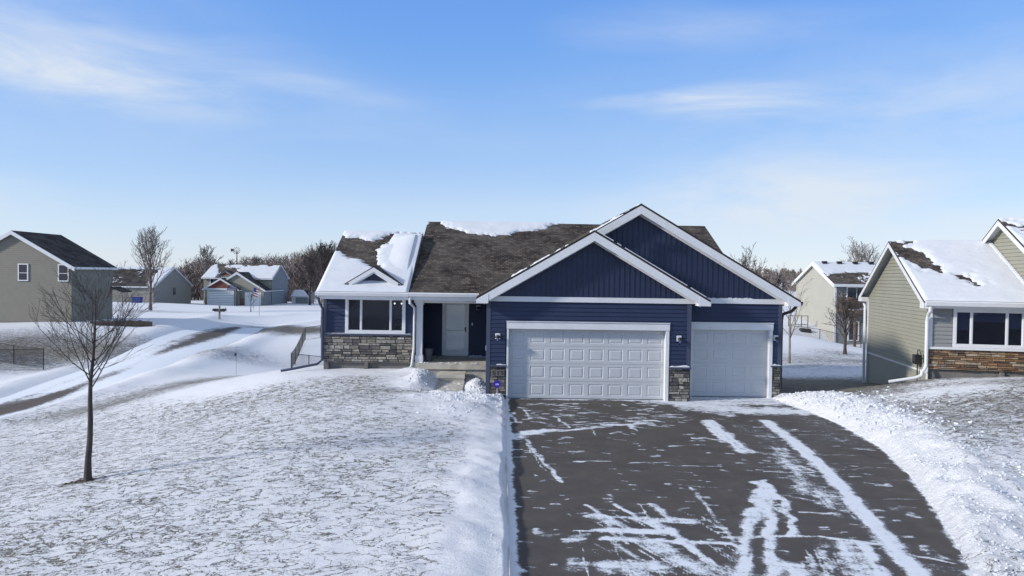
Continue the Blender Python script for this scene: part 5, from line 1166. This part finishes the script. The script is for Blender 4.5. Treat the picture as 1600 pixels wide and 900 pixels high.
def bare_tree(name, base, H, trunk_h, r, label, seed, nprim=14, ang=(28, 62), plen=(.35, .5), kids=(7, 4), minr=.004, mt='bark', lean=(0, 0), wig=.09, up_=.5, group=None, leader=1.0, cat='tree', pr=.5):
    rg = random.Random(seed); t = thing(name, base, 0, label, cat, group)
    base = Vector(base); tr = MB(); n = 10; top = base+Vector((lean[0]*H, lean[1]*H, H*leader)); pts = []; rad = []
    for i in range(n+1):
        f = i/n; p = base.lerp(top, f)+Vector((rg.gauss(0, .003*H), rg.gauss(0, .003*H), 0))*(0 if i == 0 else 1); pts.append(p); rad.append(max(minr*1.2, r*((1-f)**.85)*(1.0 if i else 1.25)))
    tr.tube([pts[0]-Vector((0, 0, .3))]+pts, [rad[0]*1.1]+rad, 10, cap=False)
    tr.build('trunk', M[mt], t, smooth=True)
    cr = MB()
    for j in range(nprim):
        f = trunk_h/H+(1-trunk_h/H)*.8*(j+rg.random()*.7)/nprim; q = f*n; i = min(int(q), n-1); p = pts[i].lerp(pts[i+1], q-i)
        az = j*2.4+rg.uniform(-.5, .5); a = R(rg.uniform(*ang))*(1.05-.5*(f-trunk_h/H)/(1-trunk_h/H))
        d = Vector((math.cos(az)*math.sin(a), math.sin(az)*math.sin(a), math.cos(a)))
        L = H*rg.uniform(*plen)*(1.15-.75*(f-trunk_h/H)/(1-trunk_h/H))
        limb(cr, p, d, L, rad[i]*pr, 1, rg, up_, (0,)+tuple(kids), wig, (25, 50), (.32, .6), .25, minr)
    cr.build('crown', M[mt], t); return t
b = Gz(137, 757, -.3); bz = gz(b.x, b.y)
bare_tree('young_tree', (b.x, b.y, bz), 3.85, 1.68, .060, 'slim bare young tree with a dark trunk standing on the snowy front lawn', 12, 24, (45, 78), (.29, .44), (9, 3), .0026, lean=(.035, 0), wig=.055, up_=.62, pr=.36)
mu = thing('mulch_ring', (b.x, b.y, bz), 0, 'thin patch of dark bare soil around the foot of the slim young lawn tree', 'soil patch')
def mulch(mb):
    rg = random.Random(2)
    for i in range(60):
        a = rg.uniform(0, 6.28); d = abs(rg.gauss(0, .13)); x = b.x-.08+d*math.cos(a)*1.7; y = b.y+d*math.sin(a)*.8; z = gz(x, y)
        mb.lathe((x, y, z-.01), [(rg.uniform(.02, .05), 0), (.02, rg.uniform(.01, .025)), (.001, .02)], 6)
part('soil', M['mulch'], mu, mulch)
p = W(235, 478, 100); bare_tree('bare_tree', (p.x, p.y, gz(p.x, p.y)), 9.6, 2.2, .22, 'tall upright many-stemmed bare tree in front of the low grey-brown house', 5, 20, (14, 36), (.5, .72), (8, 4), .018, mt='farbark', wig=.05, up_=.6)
p = W(1320, 553, 50); pz = gz(p.x, p.y); bare_tree('bare_tree', (p.x, p.y, pz), 4.0, .9, .12, 'rounded dense bare tree in front of the deck of the pale beige house', 8, 20, (25, 60), (.42, .6), (8, 5), .009, wig=.07, up_=.4)
p = W(1233, 561, 40); bare_tree('bare_tree', (p.x, p.y, gz(p.x, p.y)), 5.0, 1.3, .075, 'thin pale bare sapling just right of the blue garage corner', 9, 11, (22, 45), (.34, .55), (5, 3), .006, wig=.05, up_=.4, mt='post')
p = W(1345, 440, 92); bare_tree('bare_tree', (p.x, p.y, -3), 10.6, 4.0, .30, 'wide fan-shaped bare tree rising behind the roof of the pale beige house', 15, 24, (18, 48), (.40, .55), (8, 4), .016, mt='farbark', wig=.05, up_=.5)
p = W(1167, 470, 75); bare_tree('bare_tree', (p.x, p.y, -3), 8.9, 4, .12, 'bare tree whose top shows above the right roof slope of the blue garage', 17, 14, (15, 35), (.3, .5), (6, 4), .015)
p = W(322, 470, 175); bare_tree('bare_tree', (p.x, p.y, -5), 13.6, 5, .4, 'gnarled bare tree rising behind the left end of the house with red gables', 19, 16, (20, 50), (.35, .5), (7, 4), .035, mt='farbark', wig=.1)
p = W(508, 470, 140); bare_tree('bare_tree', (p.x, p.y, -4), 12.3, 4, .35, 'tall brown bare tree just left of the blue house roof', 23, 26, (20, 55), (.38, .55), (9, 5), .03, wig=.09)
p = W(484, 470, 150); bare_tree('bare_tree', (p.x, p.y, -4), 10.8, 3, .3, 'broad brown bare tree at the wood edge behind the small grey shed', 29, 26, (25, 60), (.38, .55), (9, 5), .03, wig=.09)
p = W(392, 481, 100); bare_tree('bare_tree', (p.x, p.y, gz(p.x, p.y)), 2.6, .9, .07, 'tiny bare sapling beside the flagpole before the house with red gables', 33, 9, (20, 45), (.4, .5), (4, 2), .012)
# woods ---------------------------------------------------------------------------
def wood(name, label, spots, seed, mats, n=90, H=(11, 16), tw=.05):
    rg = np.random.RandomState(seed); V = []; Fc = []; mi = []
    for (x, y, z, hs) in spots:
        h = rg.uniform(*H)*hs; r = .22; b0 = len(V); a = rg.uniform(0, 6.28)
        for k in range(3): V.append((x+r*math.cos(a+2.09*k), y+r*math.sin(a+2.09*k), z-.5))
        V.append((x+rg.normal(0, .3), y, z+h*.85)); Fc += [(b0, b0+1, b0+3), (b0+1, b0+2, b0+3), (b0+2, b0, b0+3)]; mi += [0]*3
        kind = 1 if rg.rand() < .6 else 0
        sp = h*rg.uniform(.20, .32)
        for j in range(n):
            f = rg.uniform(.06, .95); az = rg.uniform(0, 6.28); l = sp*(1.25-.8*f)*rg.uniform(.6, 1.1); el = rg.uniform(.5, 1.3)
            st = np.array([x, y, z+h*.85*f]) if j < n*.35 else None
            if st is None:
                rr = rg.uniform(.2, .9)*sp*(1.2-.7*f); a2 = rg.uniform(0, 6.28); st = np.array([x+rr*math.cos(a2), y+rr*math.sin(a2), z+h*.9*f+rr*.4]); l *= .6
            d = np.array([math.cos(az)*math.cos(el), math.sin(az)*math.cos(el), math.sin(el)]); en = st+d*l*1.2
            s = np.cross(d, rg.normal(0, 1, 3)); s /= np.linalg.norm(s); w = tw*rg.uniform(.5, 1.6)*(1.6 if j < n*.35 else 1)
            b0 = len(V); s2 = np.cross(d, s); V += [tuple(st+s*w), tuple(st-s*w*.5+s2*w*.8), tuple(st-s*w*.5-s2*w*.8), tuple(en)]; Fc += [(b0, b0+1, b0+3), (b0+1, b0+2, b0+3), (b0+2, b0, b0+3)]; mi += [kind]*3
    me = bpy.data.meshes.new(name); me.from_pydata(V, [], Fc)
    for m_ in mats: me.materials.append(m_)
    me.polygons.foreach_set('material_index', mi); me.update(); o = bpy.data.objects.new(name, me); col.objects.link(o)
    return tag(o, label, 'wood', None, 'stuff')
rg = random.Random(4); sp = []
prof = [(150, .5), (260, .62), (300, .72), (330, .80), (350, .70), (380, .78), (400, .86), (440, .88), (470, .92), (500, 1.0), (540, 1.12), (640, 1.1)]
for i in range(620):
    px = rg.uniform(150, 640); D = rg.uniform(190, 290); h = np.interp(px, [a for a, _ in prof], [c_ for _, c_ in prof])
    q_ = W(px, 440, D); sp.append((q_.x, q_.y, -6, h*(D/235)*rg.uniform(.85, 1.05)))
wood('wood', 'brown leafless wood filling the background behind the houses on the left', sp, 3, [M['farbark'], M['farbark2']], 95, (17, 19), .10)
sp = []
for i in range(650):
    px = rg.uniform(1080, 1460); D = rg.uniform(480, 760); q_ = W(px, 440, D); z = float(base_z(np.array([q_.x]), np.array([q_.y]))[0]); sp.append((q_.x, q_.y, z-.5, rg.uniform(.85, 1.1)))
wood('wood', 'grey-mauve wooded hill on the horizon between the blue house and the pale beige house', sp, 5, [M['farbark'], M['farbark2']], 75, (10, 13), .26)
# ------------------------------------------------------------------ fences
def fence(label, pts, h, spacing, gates=(), cat='fence', bottom=0.02):
    P0 = pts[0]; t = thing('chain_link_fence', (P0[0], P0[1], gz(*P0)), 0, label, cat)
    posts = []
    for a, b_ in zip(pts[:-1], pts[1:]):
        a = Vector(a); b_ = Vector(b_); n = max(1, round((b_-a).length/spacing))
        for k in range(n): posts.append(a.lerp(b_, k/n))
    posts.append(Vector(pts[-1])); zs = [gz(q.x, q.y) for q in posts]
    zs = [(zs[max(i-1, 0)]+zs[i]+zs[min(i+1, len(zs)-1)])/3 for i in range(len(zs))]
    for q, z in zip(posts, zs):
        part('post', M['black'], t, lambda mb: (mb.tube([(q.x, q.y, z-.4), (q.x, q.y, z+h+.04)], .032, 6)))
    rl_ = MB(); ms = MB()
    for i in range(len(posts)-1):
        a = Vector((posts[i].x, posts[i].y, zs[i])); c_ = Vector((posts[i+1].x, posts[i+1].y, zs[i+1])); rl_.tube([a+Z_*h, c_+Z_*h], .022, 5)
        rl_.tube([a+Z_*.06, c_+Z_*.06], .006, 3)
        L = (c_-a).length; m_ = int(L/.11)
        for k in range(-int(h/.11), m_):
            for sgn in (0, 1):
                s0 = k*.11; s1 = s0+h; u0, u1 = max(0, s0), min(L, s1)
                if u1 <= u0: continue
                v0 = (u0-s0); v1 = (u1-s0)
                if sgn: v0, v1 = h-v0, h-v1
                ms.tube([a.lerp(c_, u0/L)+Z_*v0, a.lerp(c_, u1/L)+Z_*v1], .0045, 3, cap=False)
    rl_.build('rail', M['black'], t); ms.build('wire_mesh', M['black'], t); return t
def xy(px, py, D): p_ = W(px, py, D); return (p_.x, p_.y)
fence('black chain-link fence running back from the left corner of the blue house', [xy(512, 570, 47), xy(455, 571, 50), xy(477, 531, 60), xy(501, 530, 61)], 1.1, 2.6)
q1 = xy(68, 577, 47); fence('black chain-link fence at the left edge, beside the snow-covered lane', [(q1[0]-16, q1[1]-6), q1, (q1[0]-16, q1[1]+3.5)], 1.25, 2.4)
fence('low black wire fence across the snow below the pale beige house', [xy(1236, 512, 62), xy(1281, 524, 60), xy(1309, 530, 58), xy(1345, 545, 56.5), xy(1375, 555, 55)], 1.0, 3.0)
# ------------------------------------------------------------------ small things
p = W(369, 586, 40); z = gz(p.x, p.y); fl = thing('marker_flag', (p.x, p.y, z), 0, 'tiny black marker flag on a thin wire standing alone in the smooth snow', 'marker flag')
part('wire', M['black'], fl, lambda mb: mb.tube([(p.x, p.y, z), (p.x, p.y, z+1.2)], .008, 5)); part('flag', M['black'], fl, lambda mb: mb.prism([(p.x-.14, p.y, z+1.1), (p.x, p.y, z+1.02), (p.x+.02, p.y, z+1.22), (p.x-.06, p.y, z+1.2)], (0, .015, 0)))
p2 = W(343, 494, 73); z2 = gz(p2.x, p2.y); mbx = thing('mailbox', (p2.x, p2.y, z2), 0, 'pair of dark mailboxes on a wooden cross post beside the snow-covered street', 'mailbox')
part('post', M['post'], mbx, lambda mb: (mb.box(p2.x-.07, p2.x+.07, p2.y-.07, p2.y+.07, z2-.2, z2+1.4), mb.box(p2.x-.55, p2.x+.55, p2.y-.05, p2.y+.05, z2+.78, z2+.86)))
def boxes(cx): return lambda mb: mb.prism([(cx-.11, p2.y-.26, z2+.86), (cx+.11, p2.y-.26, z2+.86), (cx+.11, p2.y-.26, z2+1.0)]+[(cx+.11*math.cos(R(a)), p2.y-.26, z2+1.0+.1*math.sin(R(a))) for a in (30, 60, 90, 120, 150)]+[(cx-.11, p2.y-.26, z2+1.0)], (0, .5, 0))
for dx in (-.3, -.53, .3, .53): part('letter_box', M['black'], mbx, boxes(p2.x+dx))
part('flag', M['red'], mbx, lambda mb: mb.box(p2.x+.62, p2.x+.64, p2.y-.1, p2.y+.1, z2+1.0, z2+1.2))
p3 = W(502.5, 499, 72); z3 = gz(p3.x, p3.y); m3 = thing('mailbox', (p3.x, p3.y, z3), 0, 'dark mailbox with red flag on a post by the left wall of the blue house', 'mailbox')
part('post', M['wood'], m3, lambda mb: mb.box(p3.x-.07, p3.x+.07, p3.y-.07, p3.y+.07, z3-.2, z3+1.05)); part('letter_box', M['black'], m3, lambda mb: mb.box(p3.x+.08, p3.x+.34, p3.y-.25, p3.y+.25, z3+.55, z3+.78), b=.05); part('flag', M['red'], m3, lambda mb: mb.box(p3.x+.35, p3.x+.38, p3.y-.15, p3.y+.05, z3+.6, z3+.95))
p5 = W(503, 482, 110); part5 = thing('pole', (p5.x, p5.y, gz(p5.x, p5.y)), 0, 'thin dark pole standing beyond the mailbox by the left corner of the blue house', 'pole')
part('shaft', M['black'], part5, lambda mb: mb.tube([(p5.x, p5.y, gz(p5.x, p5.y)-.3), (p5.x, p5.y, gz(p5.x, p5.y)+2.6)], .09, 8)); part('pole_cap', M['black'], part5, lambda mb: mb.lathe((p5.x, p5.y, gz(p5.x, p5.y)+2.6), [(.1, 0), (.12, .05), (.05, .12), (.001, .14)], 10))
p4 = W(370, 482, 132); z4 = gz(p4.x, p4.y); bh = thing('basketball_hoop', (p4.x, p4.y, z4), 0, 'basketball hoop on a black pole before the wide garage door of the red-gabled house', 'basketball hoop')
part('pole', M['black'], bh, lambda mb: (mb.tube([(p4.x, p4.y, z4-.3), (p4.x, p4.y, z4+3.4)], .10, 8), mb.tube([(p4.x, p4.y, z4+3.1), (p4.x-.8, p4.y, z4+3.45)], .06, 6), mb.tube([(p4.x, p4.y, z4+2.6), (p4.x-.8, p4.y, z4+3.0)], .05, 6)))
part('backboard', M['glass'], bh, lambda mb: (mb.box(p4.x-1.75, p4.x-.15, p4.y-.1, p4.y-.06, z4+2.9, z4+3.9))); part('board_frame', M['post'], bh, lambda mb: (frame(mb, (0, p4.y-.08), U, N, p4.x-1.8, p4.x-.1, z4+2.85, z4+3.95, .06, -.03, .05), frame(mb, (0, p4.y-.08), U, N, p4.x-1.25, p4.x-.65, z4+3.05, z4+3.5, .05, .0, .05)))
part('rim', M['red'], bh, lambda mb: mb.tube([(p4.x-.95+.23*math.cos(R(a)), p4.y-.35+.23*math.sin(R(a)), z4+3.05) for a in range(0, 361, 30)], .02, 5))
p6 = W(405, 497, 82); z6 = gz(p6.x, p6.y); pl6 = thing('pole', (p6.x, p6.y, z6), 0, 'very thin grey pole between the street and the house with red gables', 'pole')
part('shaft', M['post'], pl6, lambda mb: mb.tube([(p6.x, p6.y, z6-.2), (p6.x, p6.y, z6+3.5)], .025, 6)); part('pole_cap', M['post'], pl6, lambda mb: mb.lathe((p6.x, p6.y, z6+3.5), [(.03, 0), (.05, .03), (.001, .08)], 8))
p7 = W(396, 480, 112); z7 = gz(p7.x, p7.y); fg = thing('flagpole', (p7.x, p7.y, z7), 0, 'short pole carrying a drooping striped red, white and blue flag before the second garage door', 'flagpole')
part('pole', M['post'], fg, lambda mb: mb.tube([(p7.x, p7.y, z7-.2), (p7.x, p7.y, z7+3.6)], .04, 6))
def stripe(i0): 
    def f(mb):
        for i in range(i0, 7, 2):
            mb.prism([(p7.x+.04, p7.y, z7+3.5-i*.19), (p7.x+.75-.02*i, p7.y+.1, z7+3.25-i*.19), (p7.x+.75-.02*i, p7.y+.1, z7+3.06-i*.19), (p7.x+.04, p7.y, z7+3.31-i*.19)], (0, .02, 0))
    return f
part('flag_stripes', M['red'], fg, stripe(0)); part('flag_stripes', M['white'], fg, stripe(1)); part('flag_corner', M['bluebin'], fg, lambda mb: mb.prism([(p7.x-.03, p7.y-.03, z7+3.55), (p7.x+.36, p7.y+.02, z7+3.4), (p7.x+.36, p7.y+.02, z7+2.75), (p7.x-.03, p7.y-.03, z7+2.9)], (0, .015, 0)))
p8 = W(370, 430, 230); wm = thing('windmill', (p8.x, p8.y, -6), 0, 'small farm windmill on a thin mast above the wood behind the red-gabled house', 'windmill')
zt = 3.8+(424-392)/F*230
part('mast', M['black'], wm, lambda mb: (mb.tube([(p8.x-.5, p8.y, -6), (p8.x, p8.y, zt)], .10, 5), mb.tube([(p8.x+.5, p8.y, -6), (p8.x, p8.y, zt)], .10, 5)))
part('wheel', M['post'], wm, lambda mb: [mb.prism([(p8.x+.25*math.cos(a), p8.y-.5, zt+.25*math.sin(a)), (p8.x+1.2*math.cos(a-.12), p8.y-.5, zt+1.2*math.sin(a-.12)), (p8.x+1.2*math.cos(a+.12), p8.y-.35, zt+1.2*math.sin(a+.12))], (0, .04, 0)) for a in [k*math.pi/6 for k in range(12)]])
part('tail_vane', M['black'], wm, lambda mb: (mb.tube([(p8.x, p8.y, zt), (p8.x-1.2, p8.y+.3, zt+.1)], .06, 4), mb.prism([(p8.x-1.1, p8.y+.3, zt-.2), (p8.x-2.2, p8.y+.5, zt-.4), (p8.x-2.2, p8.y+.5, zt+.7), (p8.x-1.1, p8.y+.3, zt+.4)], (0, .05, 0))))
# grass tufts through the snow near the camera -----------------------------------------
rgn = np.random.RandomState(8); n = 15000
x = rgn.uniform(-13, 14, n); y = rgn.uniform(8, 24, n)
w_ = fbm(x*1.5, y*1.5, 3, 55)
ok = ((x < -.3) | (x > edge_x(y)+.9)) & (w_ > .42) & ~((x > -3.3) & (y > 19.2) & (x < 1)) & ~((y > 23.3) & (x < 0))
x = x[ok]; y = y[ok]; z = ground(x, y); m_ = len(x)
V = np.zeros((m_, 3, 3, 3)); 
for k in range(3):
    a = rgn.uniform(0, 6.28, m_); l = rgn.uniform(.02, .055, m_); bx = x+rgn.normal(0, .02, m_); by = y+rgn.normal(0, .02, m_); w2_ = .004
    V[:, k, 0] = np.stack([bx-w2_*np.sin(a), by+w2_*np.cos(a), z-.01], -1); V[:, k, 1] = np.stack([bx+w2_*np.sin(a), by-w2_*np.cos(a), z-.01], -1); V[:, k, 2] = np.stack([bx+l*np.cos(a)*.9, by+l*np.sin(a)*.9, z+l*.7], -1)
me = bpy.data.meshes.new('grass'); me.from_pydata(V.reshape(-1, 3).tolist(), [], np.arange(m_*9).reshape(-1, 3).tolist()); me.materials.append(M['grass']); go = bpy.data.objects.new('grass', me); col.objects.link(go)
tag(go, 'short dead grass blades poking through the thin snow of the front lawn', 'grass', None, 'stuff')

# broken lumps of shovelled snow
def clods(name, label, pts, seed):
    rg = np.random.RandomState(seed); g_ = (1+5**.5)/2
    I = np.array([(-1, g_, 0), (1, g_, 0), (-1, -g_, 0), (1, -g_, 0), (0, -1, g_), (0, 1, g_), (0, -1, -g_), (0, 1, -g_), (g_, 0, -1), (g_, 0, 1), (-g_, 0, -1), (-g_, 0, 1)])/1.9
    Fi = np.array([(0, 11, 5), (0, 5, 1), (0, 1, 7), (0, 7, 10), (0, 10, 11), (1, 5, 9), (5, 11, 4), (11, 10, 2), (10, 7, 6), (7, 1, 8), (3, 9, 4), (3, 4, 2), (3, 2, 6), (3, 6, 8), (3, 8, 9), (4, 9, 5), (2, 4, 11), (6, 2, 10), (8, 6, 7), (9, 8, 1)])
    V = []; Fs = []
    P = np.array([(p[0], p[1]) for p in pts]); Z = ground(P[:, 0], P[:, 1])
    for i, (p, z) in enumerate(zip(pts, Z)):
        s = p[2]; q = I*rg.uniform(.65, 1.25, (12, 1))*s*rg.uniform(.6, 1.3, (1, 3)); q[:, 2] *= .65; a_ = rg.uniform(0, 6.28); q = np.stack([q[:, 0]*math.cos(a_)-q[:, 1]*math.sin(a_), q[:, 0]*math.sin(a_)+q[:, 1]*math.cos(a_), q[:, 2]], -1)
        V.append(q+np.array([p[0], p[1], z+s*.12])); Fs.append(Fi+12*i)
    me = bpy.data.meshes.new(name); me.from_pydata(np.concatenate(V).tolist(), [], np.concatenate(Fs).tolist()); me.materials.append(M['snow']); o = bpy.data.objects.new(name, me); col.objects.link(o)
    tag(o, label, 'snow', None, 'stuff')
rg = random.Random(77); pts = []
while len(pts) < 2400:
    y = rg.uniform(8.2, 22); d = abs(rg.gauss(0, .75))+.12; x = edge_x(y)+d*1.25; pts.append((x, y, rg.choice((.010, .013, .016, .02, .026, .034, .045))*(1.3 if y > 16 else .75)))
clods('snow_lumps', 'broken lumps of shovelled snow along the bank right of the driveway', pts, 4)
pts = []
while len(pts) < 1100:
    k = rg.random()
    if k < .45: x, y = rg.gauss(-.75, .75), rg.gauss(20.5, .65)
    elif k < .65: x, y = rg.gauss(-2.6, .3), rg.gauss(23, .7)
    elif k < .8: x, y = rg.gauss(-.72, .22), rg.gauss(22.9, .5)
    elif k < .9: x, y = rg.gauss(-1.2, .7), rg.gauss(18.6, .8)
    else: x, y = rg.uniform(-.25, .05), rg.uniform(9, 20)
    if x > .12 or (-2.1 < x < -1.12 and 21.4 < y < 24.5) or (21.5 < y < 22.1) or y > 24.3: continue
    pts.append((x, y, rg.choice((.010, .013, .017, .022, .03, .042)) if k < .9 else rg.uniform(.008, .016)))
clods('snow_lumps', 'broken lumps of shovelled snow between the front steps and the driveway', pts, 5)
# ------------------------------------------------------------------ sky, sun, render
SD = Vector((-8.4, -2.6, 3.75)).normalized(); el = math.asin(SD.z); az = math.atan2(SD.x, SD.y)
w = bpy.data.worlds.new('World'); scene.world = w; w.use_nodes = True; nt = w.node_tree; bg = nt.nodes['Background']
sky = nt.nodes.new('ShaderNodeTexSky'); sky.sky_type = 'NISHITA'; sky.sun_disc = False; sky.sun_elevation = el; sky.sun_rotation = az % (2*math.pi); sky.altitude = 300; sky.air_density = 1.0; sky.dust_density = SKY_DUST; sky.ozone_density = 2.0
hs = nd(nt, 'ShaderNodeHueSaturation', inp={'Saturation': SKY_SAT, 'Value': 1.0, 'Color': sky.outputs[0]})
tc = nd(nt, 'ShaderNodeTexCoord').outputs['Generated']
st = nd(nt, 'ShaderNodeMapping', inp={0: tc, 3: (2.2, 2.2, 9)}).outputs[0]
wn1 = noise(nt, st, 1.6, 7, .6, .6); wn2 = noise(nt, nd(nt, 'ShaderNodeMapping', inp={0: tc, 3: (1.2, 1.2, 3.5), 2: (0, .25, 0)}).outputs[0], 2.2, 5, .55, .4)
wl = None
for px, py, sx_, sz_, rot, a in [(150, 128, .15, .030, -.06, 1.15), (20, 60, .30, .12, 0, .45), (1145, 157, .11, .022, .0, 1.2), (1060, 150, .12, .010, .05, .8), (1190, 315, .20, .05, .05, .95), (1480, 368, .28, .04, 0, .7), (8, 305, .07, .025, 0, .6), (330, 115, .35, .05, -.1, .25), (1010, 40, .12, .03, 0, .3), (1180, 45, .12, .025, 0, .25), (1400, 150, .5, .10, 0, .25), (500, 135, .12, .015, -.1, .25), (1400, 230, .3, .10, .1, .35), (800, 330, .9, .035, 0, .22)]:
    d = ray(px, py).normalized()
    v = nd(nt, 'ShaderNodeVectorMath', operation='SUBTRACT', inp={0: tc, 1: tuple(d)}).outputs[0]
    rr = Vector((d.y, -d.x, 0)).normalized(); uu = rr.cross(d).normalized()
    c_, s_ = math.cos(rot), math.sin(rot); r2 = rr*c_+uu*s_; u2 = uu*c_-rr*s_
    a1 = nd(nt, 'ShaderNodeVectorMath', operation='DOT_PRODUCT', inp={0: v, 1: tuple(r2/sx_)}).outputs['Value']; a2 = nd(nt, 'ShaderNodeVectorMath', operation='DOT_PRODUCT', inp={0: v, 1: tuple(u2/sz_)}).outputs['Value']
    q_ = mth(nt, 'SQRT', mth(nt, 'ADD', mth(nt, 'MULTIPLY', a1, a1), mth(nt, 'MULTIPLY', a2, a2)))
    fr = nd(nt, 'ShaderNodeVectorMath', operation='DOT_PRODUCT', inp={0: tc, 1: tuple(d)}).outputs['Value']
    g_ = mth(nt, 'MULTIPLY', mth(nt, 'MULTIPLY', mapr(nt, q_, 0, 1.5, 1, 0), a), mth(nt, 'GREATER_THAN', fr, 0))
    wl = g_ if wl is None else mth(nt, 'ADD', wl, g_)
mask = mth(nt, 'MULTIPLY', wl, mth(nt, 'ADD', mapr(nt, wn1, .25, .72, 0., .75), mapr(nt, wn2, .35, .7, .05, .35)), clamp=True)
# thin wisps elsewhere so that the sky stays plausible from other directions
mask = mth(nt, 'ADD', mask, mth(nt, 'MULTIPLY', mth(nt, 'MULTIPLY', mapr(nt, wn1, .55, .8), mapr(nt, wn2, .45, .7)), .18), clamp=True)
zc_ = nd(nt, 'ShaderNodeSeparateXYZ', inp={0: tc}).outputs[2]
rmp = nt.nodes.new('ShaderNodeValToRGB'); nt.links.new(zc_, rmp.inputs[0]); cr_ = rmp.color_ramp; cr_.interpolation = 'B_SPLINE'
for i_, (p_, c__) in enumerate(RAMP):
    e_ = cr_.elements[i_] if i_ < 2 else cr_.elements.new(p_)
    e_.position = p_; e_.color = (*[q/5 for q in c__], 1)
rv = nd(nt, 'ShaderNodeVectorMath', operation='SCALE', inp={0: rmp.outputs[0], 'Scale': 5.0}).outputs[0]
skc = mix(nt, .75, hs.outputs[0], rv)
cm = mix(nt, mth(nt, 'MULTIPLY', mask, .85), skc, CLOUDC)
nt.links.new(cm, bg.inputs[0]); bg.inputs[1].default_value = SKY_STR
sun = bpy.data.lights.new('sun', 'SUN'); sun.energy = SUN_E; sun.angle = R(3.8); sun.color = (1, .95, .88); so = bpy.data.objects.new('sun', sun); col.objects.link(so)
so.rotation_euler = SD.to_track_quat('Z', 'Y').to_euler(); so.location = (-30, -10, 30)
vs_ = scene.view_settings; scene.display_settings.display_device = 'sRGB'; vs_.view_transform = 'Standard'; vs_.look = 'None'; vs_.gamma = 1; vs_.exposure = EXPO; vs_.use_curve_mapping = False
scene.render.engine = 'CYCLES'; scene.cycles.max_bounces = 6; scene.cycles.transparent_max_bounces = 12
scene.render.resolution_x = 1024; scene.render.resolution_y = 576

for o in list(scene.objects):
    if o.parent: continue
    for pre, gname in (('bare_tree', 'bare trees around the houses'), ('house', 'houses of the neighbourhood'), ('chain_link_fence', 'chain-link fences'), ('mailbox', 'mailboxes by the street'), ('shed', 'sheds at the edge of the wood'), ('pole', 'thin poles')):
        if o.name.split('.')[0] == pre: o['group'] = gname
